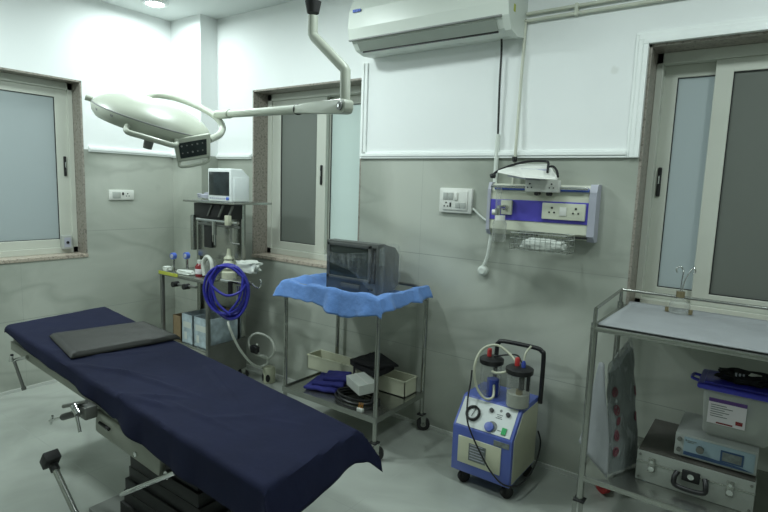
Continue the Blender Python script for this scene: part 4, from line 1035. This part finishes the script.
# monitor
t = thing('patient_monitor', 'white patient monitor with a dark screen on the anaesthesia trolley', 'monitor', (-2.98, 2.33, 1.328))
mx0, mx1, my0, my1, mz0, mz1 = -3.108, -2.865, 2.245, 2.40, 1.328, 1.545
bm = NB(); extrude_poly(bm, [(mx0, my0, mz0), (mx0, my0, mz1), (mx0, my1-.06, mz1), (mx0, my1, mz1-.05), (mx0, my1, mz0)], (mx1-mx0, 0, 0))
bmesh.ops.bevel(bm, geom=bm.edges[:], offset=.008, segments=3, profile=.5, affect='EDGES'); link('shell', bm, M['monitor'], t, True)
pbox('screen', t, M['screen'], mx0+.016, mx1-.016, my0-.003, my0+.004, mz0+.040, mz1-.022, bev=.001)
for k in range(8): pbox('button', t, M['panelgrey'], mx0+.022+k*.021, mx0+.035+k*.021, my0-.003, my0+.002, mz0+.014, mz0+.026)
pcyl('rotary_knob', t, M['ltblue'], (mx1-.028, my0-.012, mz0+.021), (mx1-.028, my0, mz0+.021), .010)
for k in range(4): pbox('side_vent', t, M['panelgrey'], mx1-.001, mx1+.002, my0+.05, my0+.065, mz0+.10+.015*k, mz0+.108+.015*k)
pbox('side_module', t, M['monitor'], mx1-.002, mx1+.010, my0+.02, my1-.02, mz0+.004, mz0+.16, bev=.003)
# cable pile on the shelf
t = thing('sensor_leads', 'grey sensor leads heaped at the left end of the monitor shelf', 'cable', (-3.24, 2.32, 1.328))
bm = NB(); pts = []
for k in range(40):
    a = k*.55; pts.append((-3.24+.075*math.cos(a)+.01*math.sin(k), 2.33+.04*math.sin(a), 1.337+.0009*k+.004*math.sin(k*1.7)))
tube(bm, smooth_path(pts, 3), .005, 6); link('lead', bm, M['panelgrey'], t, True)
ptube('lead_to_monitor', t, M['panelgrey'], [(-3.25, 2.34, 1.36), (-3.18, 2.36, 1.385), (-3.14, 2.38, 1.42), (-3.11, 2.39, 1.45)], .004)
# things on the work shelf
WS = .7905
t = thing('medicine_bottle', 'small dark red bottle with a white label on the anaesthesia trolley shelf', 'bottle', (-3.22, 2.28, WS))
bm = NB(); lathe(bm, (-3.235, 2.265, WS), [(0, 0), (.030, 0), (.032, .006), (.032, .070), (.018, .088), (.014, .095)]); link('bottle', bm, M['redbottle'], t, True)
bm = NB(); lathe(bm, (-3.235, 2.265, WS+.018), [(.0325, 0), (.0330, .001), (.0330, .035), (.0325, .036)]); link('label', bm, M['labelwhite'], t, True)
pcyl('cap', t, M['cartonwhite'], (-3.235, 2.265, WS+.092), (-3.235, 2.265, WS+.115), .017)
t = thing('oxygen_mask', 'pale clear breathing mask lying right of the red bottle', 'mask', (-3.12, 2.27, WS))
bm = NB(); bmesh.ops.create_icosphere(bm, subdivisions=3, radius=1)
for v in bm.verts: v.co = Vector((-3.10+v.co.x*.042, 2.26+v.co.y*.04, WS+.075+v.co.z*.072*(1 if v.co.z > 0 else 1)))
link('mask_cup', bm, M['glass'], t, True)
ptube('mask_hose', t, M['hosewhite'], [(-3.14, 2.235, WS+.02), (-3.155, 2.235, WS+.10), (-3.11, 2.235, WS+.155), (-3.06, 2.235, WS+.12), (-3.055, 2.235, WS+.02)], .013, 6)
lump('gauze_wad', (-3.36, 2.235, WS+.016), (.085, .03, .016), M['cartonwhite'], 'flat white gauze strip lying left of the red bottle', 'gauze', 9)
lump('cotton_ball', (-3.575, 2.225, WS+.018), (.035, .025, .018), M['cartonwhite'], 'white cotton wad at the left end of the trolley shelf', 'cotton', 4)
lump('syringe_pack', (-2.80, 2.33, .905), (.11, .03, .035), M['cartonwhite'], 'crumpled white plastic packet stuffed behind the blue hose coil', 'packet', 5, amp=.5)
t = thing('nozzle_cluster', 'cream ribbed breathing bellows with chrome fitting above the blue hose coil', 'fitting', (-2.93, 2.3, .80))
bm = NB(); lathe(bm, (-2.955, 2.30, .80), [(0, 0), (.05, 0), (.05, .05), (.035, .06), (.045, .08), (.034, .095), (.042, .11), (.03, .13), (.036, .145), (.018, .165), (.012, .21), (0, .21)]); link('bellows', bm, M['tray'], t, True)
pcyl('chrome_pipe', t, M['chrome'], (-2.96, 2.24, .80), (-2.74, 2.26, .80), .012)
pcyl('side_valve', t, M['black'], (-2.84, 2.22, .72), (-2.84, 2.22, .81), .016)
pcyl('side_valve', t, M['chrome'], (-2.76, 2.22, .68), (-2.76, 2.22, .79), .014)
pcyl('support_bar', t, M['steeldark'], (-3.05, 2.30, .80), (-2.72, 2.30, .80), .012)
ptube('hook', t, M['chrome'], [(-2.72, 2.30, .80), (-2.66, 2.30, .78), (-2.63, 2.30, .81), (-2.64, 2.30, .84)], .006)
# blue hose coil
t = thing('hose_coil', 'coil of dark blue rubber hose hanging on the anaesthesia trolley', 'hose', (-2.8, 2.18, .58))
bm = NB(); random.seed(3); pts = []
cc = Vector((-2.835, 2.19, .752)); uu = Vector((.80, .58, 0)).normalized(); vv = Vector((0, 0, 1)); ww = uu.cross(vv)
for k in range(5*20):
    tt = k/20; a = 2*PI*k/20+.8; lo_ = int(tt)
    ru = (.138, .126, .142, .118, .132)[lo_ % 5]; rv = (.172, .178, .162, .176, .158)[lo_ % 5]
    off = (.0, .012, -.008, .02, -.015)[lo_ % 5]
    pts.append(cc+uu*(ru*math.cos(a)+off)+vv*(rv*math.sin(a)-off*.6)+ww*(.010*(lo_-2)+.01*math.sin(a*2+lo_)))
tube(bm, smooth_path(pts, 2), .0085, 9); link('hose', bm, M['hose'], t, True)
ptube('loose_turn', t, M['hose'], [cc+uu*-.05+vv*.17+ww*.03, cc+uu*-.10+vv*.06+ww*.035, cc+uu*.0+vv*-.02+ww*.045, cc+uu*.09+vv*0+ww*.04, cc+uu*.13+vv*.05+ww*.03], .0085, 8)
ptube('loose_turn', t, M['hose'], [cc+uu*-.10+vv*.10+ww*.03, cc+uu*-.06+vv*-.06+ww*.04, cc+uu*.03+vv*-.155+ww*.03], .0085, 8)
ptube('loose_turn', t, M['hose'], [cc+uu*.11+vv*.10+ww*.02, cc+uu*.09+vv*-.04+ww*.04, cc+uu*.0+vv*-.16+ww*.02], .0085, 8)
# cartons on the lower rack shelf
def carton(x0, x1, y0, y1, h, m, label, lid=True, z=.2905):
    t = thing('carton', label, 'box', ((x0+x1)/2, (y0+y1)/2, z), 'open cartons on the anaesthesia trolley')
    bm = NB(); w = .004
    box(bm, x0, x1, y0, y1, z, z+w); box(bm, x0, x0+w, y0, y1, z, z+h); box(bm, x1-w, x1, y0, y1, z, z+h); box(bm, x0, x1, y0, y0+w, z, z+h); box(bm, x0, x1, y1-w, y1, z, z+h)
    link('box_wall', bm, m, t)
    bm = NB(); box(bm, x0+w, x1-w, y0+w, y1-w, z+w, z+h*.45); link('contents', bm, M['carton'], t)
    if lid:
        bm = NB(); xm = (x0+x1)/2
        quad(bm, (x0, y1, z+h), (x1, y1, z+h), (x1, y1+.03, z+h+.015), (x0, y1+.03, z+h+.015), .003); link('open_flap', bm, M['carton'], t)
        bm = NB(); box(bm, x0+.02, x1-.02, y0-.0012, y0+.001, z+h*.55, z+h*.75); box(bm, x0+.03, x0+.06, y0-.0012, y0+.001, z+h*.15, z+h*.4); link('white_print', bm, M['cartonwhite'], t)
    return t
carton(-3.535, -3.435, 2.24, 2.46, .175, M['carton'], 'narrow brown carton at the left end of the lower shelf', False)
carton(-3.385, -3.255, 2.215, 2.46, .215, M['cartonblue'], 'pale blue open carton beside the narrow brown one')
carton(-3.240, -3.075, 2.215, 2.47, .215, M['cartonblue'], 'pale blue open carton at the right end of the lower shelf')
bm = NB(); box(bm, -2.985, -2.86, 2.26, 2.45, .30, .42); cl = None; bm.free()
# white hose and foot unit on the floor
t = thing('pump_unit', 'small ivory pump unit with a curled white hose on the floor by the wall', 'pump', (-2.90, 2.6, 0))
ux_, uy_ = -2.885, 2.60
bm = NB(); lathe(bm, (ux_, uy_, 0), [(0, 0), (.040, 0), (.046, .01), (.046, .095), (.040, .115), (.02, .125), (0, .126)], seg=20); link('unit_body', bm, M['tray'], t, True)
for a in (-.9, -2.0):
    p = Vector((ux_+.046*math.cos(a), uy_+.046*math.sin(a), .045)); d = Vector((math.cos(a), math.sin(a), 0))
    bm = NB(); lathe(bm, p-d*.002, [(.016, 0), (.016, .004), (0, .005)], d, 16)
    for v in bm.verts: v.co.z = .045+(v.co.z-.045)*1.8
    link('dark_port', bm, M['black'], t, True)
ptube('white_hose', t, M['hosewhite'], [(-2.79, 2.16, .56), (-2.775, 2.17, .50), (-2.79, 2.25, .36), (-2.83, 2.38, .22), (-2.88, 2.50, .145), (-2.905, 2.56, .13), (-2.88, 2.575, .15), (-2.875, 2.575, .19), (-2.88, 2.55, .215), (-2.95, 2.53, .215), (-3.02, 2.53, .26), (-3.03, 2.54, .32), (-2.95, 2.55, .37), (-2.83, 2.56, .35), (-2.79, 2.565, .27), (-2.85, 2.57, .20), (-2.94, 2.575, .19), (-3.0, 2.57, .23), (-2.97, 2.56, .28)], .008, 8)
lump('black_nozzle', (-2.95, 2.52, .255), (.038, .02, .03), M['black'], None, None, 1, t)

# ---------------------------------------------------------------- operating table
A0 = Vector((-2.988, .998, .724)); d1 = Vector((.9915, .042, -.1185)).normalized(); d2 = Vector((-.06, .998, .02)); d2 = (d2-d1*d2.dot(d1)).normalized(); nn = d1.cross(d2).normalized()
L, Wd = 1.79, .484
def Q(u, v, w=0): return A0+d1*u+d2*v+nn*w
def obox(bm, u0, u1, v0, v1, w0, w1, bev=0):
    Mx = Matrix(((d1.x, d2.x, nn.x, A0.x), (d1.y, d2.y, nn.y, A0.y), (d1.z, d2.z, nn.z, A0.z), (0, 0, 0, 1)))
    box(bm, u0, u1, v0, v1, w0, w1, bev, Mx)
def opart(name, par, m, *a, bev=0):
    bm = NB(); obox(bm, *a, bev=bev); return link(name, bm, m, par, smooth=bool(bev))
t = thing('operating_table', 'operating table with a black base and beige metal frame in the foreground', 'operating table', (-1.9, 1.3, 0))
opart('head_section', t, M['mattress'], .015, .55, .015, Wd-.015, -.05, -.008, bev=.012)
opart('back_section', t, M['mattress'], .56, 1.20, .015, Wd-.015, -.05, -.008, bev=.012)
opart('foot_section', t, M['mattress'], 1.21, L-.015, .015, Wd-.015, -.05, -.008, bev=.012)
opart('frame_plate', t, M['tableframe'], .015, L-.03, .015, Wd-.015, -.105, -.051, bev=.004)
for v in (.004, Wd-.004): opart('side_rail', t, M['tableframe'], .03, 1.62, v-.006, v+.006, -.118, -.075, bev=.002)
sb = opart('side_bracket', t, M['tableframe'], .82, 1.27, -.012, .020, -.222, -.118, bev=.012)
bm = NB(); p = Q(.91, -.012, -.165); cyl(bm, p+d1*-.05, p+d1*.03+nn*.006-d2*.006, .007); link('lock_lever', bm, M['black'], sb, True)
for u in (.915, 1.12): 
    p = Q(u, -.011, -.165 if u < 1 else -.19); pcyl('bolt', sb, M['chrome'], p, p-d2*.006, .010)
# clamp with hand screw
ck = pbox('rail_clamp', t, M['steeldark'], -2.225, -2.135, .96, 1.01, .492, .545, bev=.006)
pcyl('clamp_screw', ck, M['black'], (-2.345, .965, .447), (-2.23, .97, .496), .014)
pcyl('screw_rod', ck, M['chrome'], (-2.463, .96, .396), (-2.345, .965, .447), .007)
pcyl('rod_end', ck, M['chrome'], (-2.455, .96, .385), (-2.435, .96, .428), .005)
pcyl('tommy_bar', ck, M['steeldark'], (-2.30, .95, .512), (-2.14, .97, .570), .008)
pcyl('tommy_bar', ck, M['steeldark'], (-2.25, .965, .490), (-2.235, .965, .540), .008)
pcyl('handle_bar', ck, M['chrome'], (-2.178, .94, .548), (-2.140, .94, .452), .0065)
pcyl('wing_knob', ck, M['chrome'], (-2.195, .945, .545), (-2.155, .945, .520), .014)
# head end clamp with drop rod
hk = pcyl('accessory_bar', t, M['chrome'], (-2.94, .985, .556), (-2.78, 1.0, .606), .009)
pcyl('drop_rod', hk, M['steeldark'], (-2.88, .98, .566), (-2.798, .985, .450), .007)
pcyl('tip', hk, M['steeldark'], (-2.802, .985, .456), (-2.795, .985, .444), .010)
pcyl('wing', hk, M['chrome'], (-2.905, .975, .565), (-2.89, .975, .598), .008)
# base
pb = pbox('base_plate', t, M['baseplate'], -2.28, -1.20, 1.02, 1.52, .0, .035, bev=.012)
bm = NB(); n = 7
for k in range(n):
    z0 = .035+k*.055; ins = .004*(k % 2)
    box(bm, -2.13+ins+.012*k, -1.56-ins-.012*k, 1.085+ins+.006*k, 1.47-ins-.006*k, z0, z0+.056, .003)
link('bellows_column', bm, M['baseblack'], t, True)
pbox('lift_head', t, M['steeldark'], -2.03, -1.62, 1.10, 1.44, .41, .50, bev=.01)
pcyl('tilt_lever', t, M['chrome'], (-2.004, 1.03, .196), (-1.64, 1.04, .418), .010)
pcyl('lever_pivot', t, M['chrome'], (-1.72, 1.05, .372), (-1.72, 1.12, .372), .016)
ft = pcyl('foot_lever', t, M['steel'], (-2.300, .90, .276), (-1.985, .90, .036), .0125)
pcyl('lever_link', ft, M['steel'], (-1.995, .89, .036), (-1.995, 1.03, .036), .012)
ax = Vector((-2.322, .900, .292)); dd = (Vector((-2.300, .90, .276))-Vector((-1.985, .90, .036))).normalized()
bm = NB(); Mx = Matrix.Translation(ax) @ dd.to_track_quat('Z', 'Y').to_matrix().to_4x4(); box(bm, -.030, .030, -.034, .034, -.022, .022, .005, Mx); link('pedal_pad', bm, M['rubber'], ft, True)
pcyl('pedal_sleeve', ft, M['black'], ax-dd*.03, ax-dd*.055, .018)

# sheet
bm = NB(); NU, NV = 150, 84; g = {}
ofar, ohead = .10, .012
def near_hang(u): return .030+.078*min(1, max(0, u-.1)/.9)+.045*max(0, (u-1.0)/.8)+.010*math.sin(u*6.5)
def foot_hang(v): # v 0 near .. W far
    s = v/Wd; return .128+.020*math.sin(s*4.2+.5)+.05*max(0, s-.8)/.2
def fold(u, v):
    h = .0035*noise.noise(Vector((u*5, v*6, .7)))+.0018*noise.noise(Vector((u*14, v*16, 3)))
    for (cu, cv, ang_, wd, ln, am) in ((.78, .10, .5, .012, .18, .010), (.98, .16, .25, .012, .20, .010), (.62, .20, 1.1, .014, .14, .006), (1.18, .34, -.35, .014, .22, .006), (1.05, .06, .75, .011, .14, .011), (1.42, .22, .9, .014, .12, .004), (.50, .10, .9, .014, .12, .006), (1.10, .04, .35, .016, .10, .014), (1.55, .30, .5, .014, .10, .004), (1.30, .12, .15, .012, .2, .006)):
        du, dv = u-cu, v-cv; a = du*math.cos(ang_)+dv*math.sin(ang_); b = -du*math.sin(ang_)+dv*math.cos(ang_)
        h += am*math.exp(-(b/wd)**2-(a/ln)**4)
    return h
for i in range(NU+1):
    for j in range(NV+1):
        su_ = i/NU; sv_ = j/NV
        on = near_hang(su_*L); of = foot_hang(sv_*Wd)
        u = -ohead+(L+ohead+of)*su_; v = -on+(Wd+on+ofar)*sv_
        r = .012
        cu_, cv_ = min(max(u, 0), L), min(max(v, 0), Wd)
        ex = max(0, u-L); en = max(0, -v); ef = max(0, v-Wd); eh = max(0, -u)
        p = Q(cu_, cv_, 0)+nn*(fold(cu_, cv_) if True else 0)
        wob = noise.noise(Vector((u*6, 1, 2)))
        wob2 = noise.noise(Vector((v*9, 4, 2)))
        down = Vector((0, 0, -1))
        rn = lambda e: max(0, e-.010)
        hx_ = ex
        # foot overhang
        drop = math.hypot(ex, max(en, ef))
        p += down*(rn(ex) if max(en, ef) == 0 else 0)+down*(max(en, ef) if ex == 0 else 0)
        if ex > 0 and max(en, ef) > 0: p += down*(max(ex, max(en, ef))*.9+min(ex, max(en, ef))*.25)
        p += d1*(min(ex, .012)+ex*.22+.02*ex/.13*wob2); p -= d2*(min(en, .010)+en*(.10+.28*max(0, wob)))
        p += d2*(min(ef, .012)+ef*.18)
        if ex > 0 and ef > 0: p += (d1*.5+d2*.35)*min(ex, ef)
        if ex > 0 and en > 0: p += (d1*.25-d2*.25)*min(ex, en)
        p += down*eh*.6-d1*eh*.6
        g[i, j] = bm.verts.new(p)
for i in range(NU):
    for j in range(NV): bm.faces.new((g[i, j], g[i+1, j], g[i+1, j+1], g[i, j+1]))
tag(link('bed_sheet', bm, M['navy'], None, True, solid=.003), 'dark navy blue sheet draped over the whole operating table', 'sheet')
# pad pillow
bm = NB(); n1, n2 = 28, 36; g = {}
c4 = [Vector(p) for p in ((-2.722, 1.075, 0), (-2.645, 1.510, 0), (-2.365, 1.538, 0), (-2.432, 1.042, 0))]
def onplane(p):  # project vertically on the table plane
    k = ((A0-p).dot(nn))/nn.z; return Vector((p.x, p.y, p.z+k))
c4 = [onplane(p) for p in c4]
for s, hh in ((0, .006), (1, .024)):
    for i in range(n1+1):
        for j in range(n2+1):
            u, v = i/n1, j/n2
            p = (c4[0]*(1-u)+c4[3]*u)*(1-v)+(c4[1]*(1-u)+c4[2]*u)*v
            e = min(u, 1-u)*n1/2.5; e2 = min(v, 1-v)*n2/2.5; k = min(1, e, e2); k = math.sqrt(max(0, 1-(1-k)**2))
            hgt = .006+(hh-.006)*k if s else 0
            g[s, i, j] = bm.verts.new(p+nn*(hgt+.002*noise.noise(Vector((u*4, v*4, 3)))+.010*v*u*s*0+.006))
    for i in range(n1):
        for j in range(n2): bm.faces.new((g[s, i, j], g[s, i+1, j], g[s, i+1, j+1], g[s, i, j+1]))
edge = [(i, 0) for i in range(n1)]+[(n1, j) for j in range(n2)]+[(i, n2) for i in range(n1, 0, -1)]+[(0, j) for j in range(n2, 0, -1)]
for a, b in zip(edge, edge[1:]+edge[:1]): bm.faces.new((g[0, a[0], a[1]], g[0, b[0], b[1]], g[1, b[0], b[1]], g[1, a[0], a[1]]))
tag(link('head_cushion', bm, M['pad'], None, True), 'flat dark grey cushion lying on the navy sheet at the table\'s head end', 'cushion')

# ---------------------------------------------------------------- world, camera
w = bpy.data.worlds.new('outside'); SC.world = w; w.use_nodes = True
w.node_tree.nodes['Background'].inputs[0].default_value = (.78, .92, .93, 1); w.node_tree.nodes['Background'].inputs[1].default_value = .45
cam = bpy.data.cameras.new('camera'); co = bpy.data.objects.new('camera', cam); COL.objects.link(co); SC.camera = co
cam.sensor_width = 36; cam.lens = 534.14*36/768; cam.clip_start = .02
r = Vector((.8080344, .58814866, .03408166)); u = Vector((-.10299747, .08407128, .99112236)); f = Vector((-.580062, .80437129, -.12851031))
co.matrix_world = Matrix(((r.x, u.x, -f.x, 0), (r.y, u.y, -f.y, 0), (r.z, u.z, -f.z, 1.462), (0, 0, 0, 1)))
SC.view_settings.view_transform = 'Standard'; SC.view_settings.look = 'None'; SC.view_settings.gamma = 1; SC.view_settings.use_curve_mapping = False
SC.view_settings.exposure = 1.05
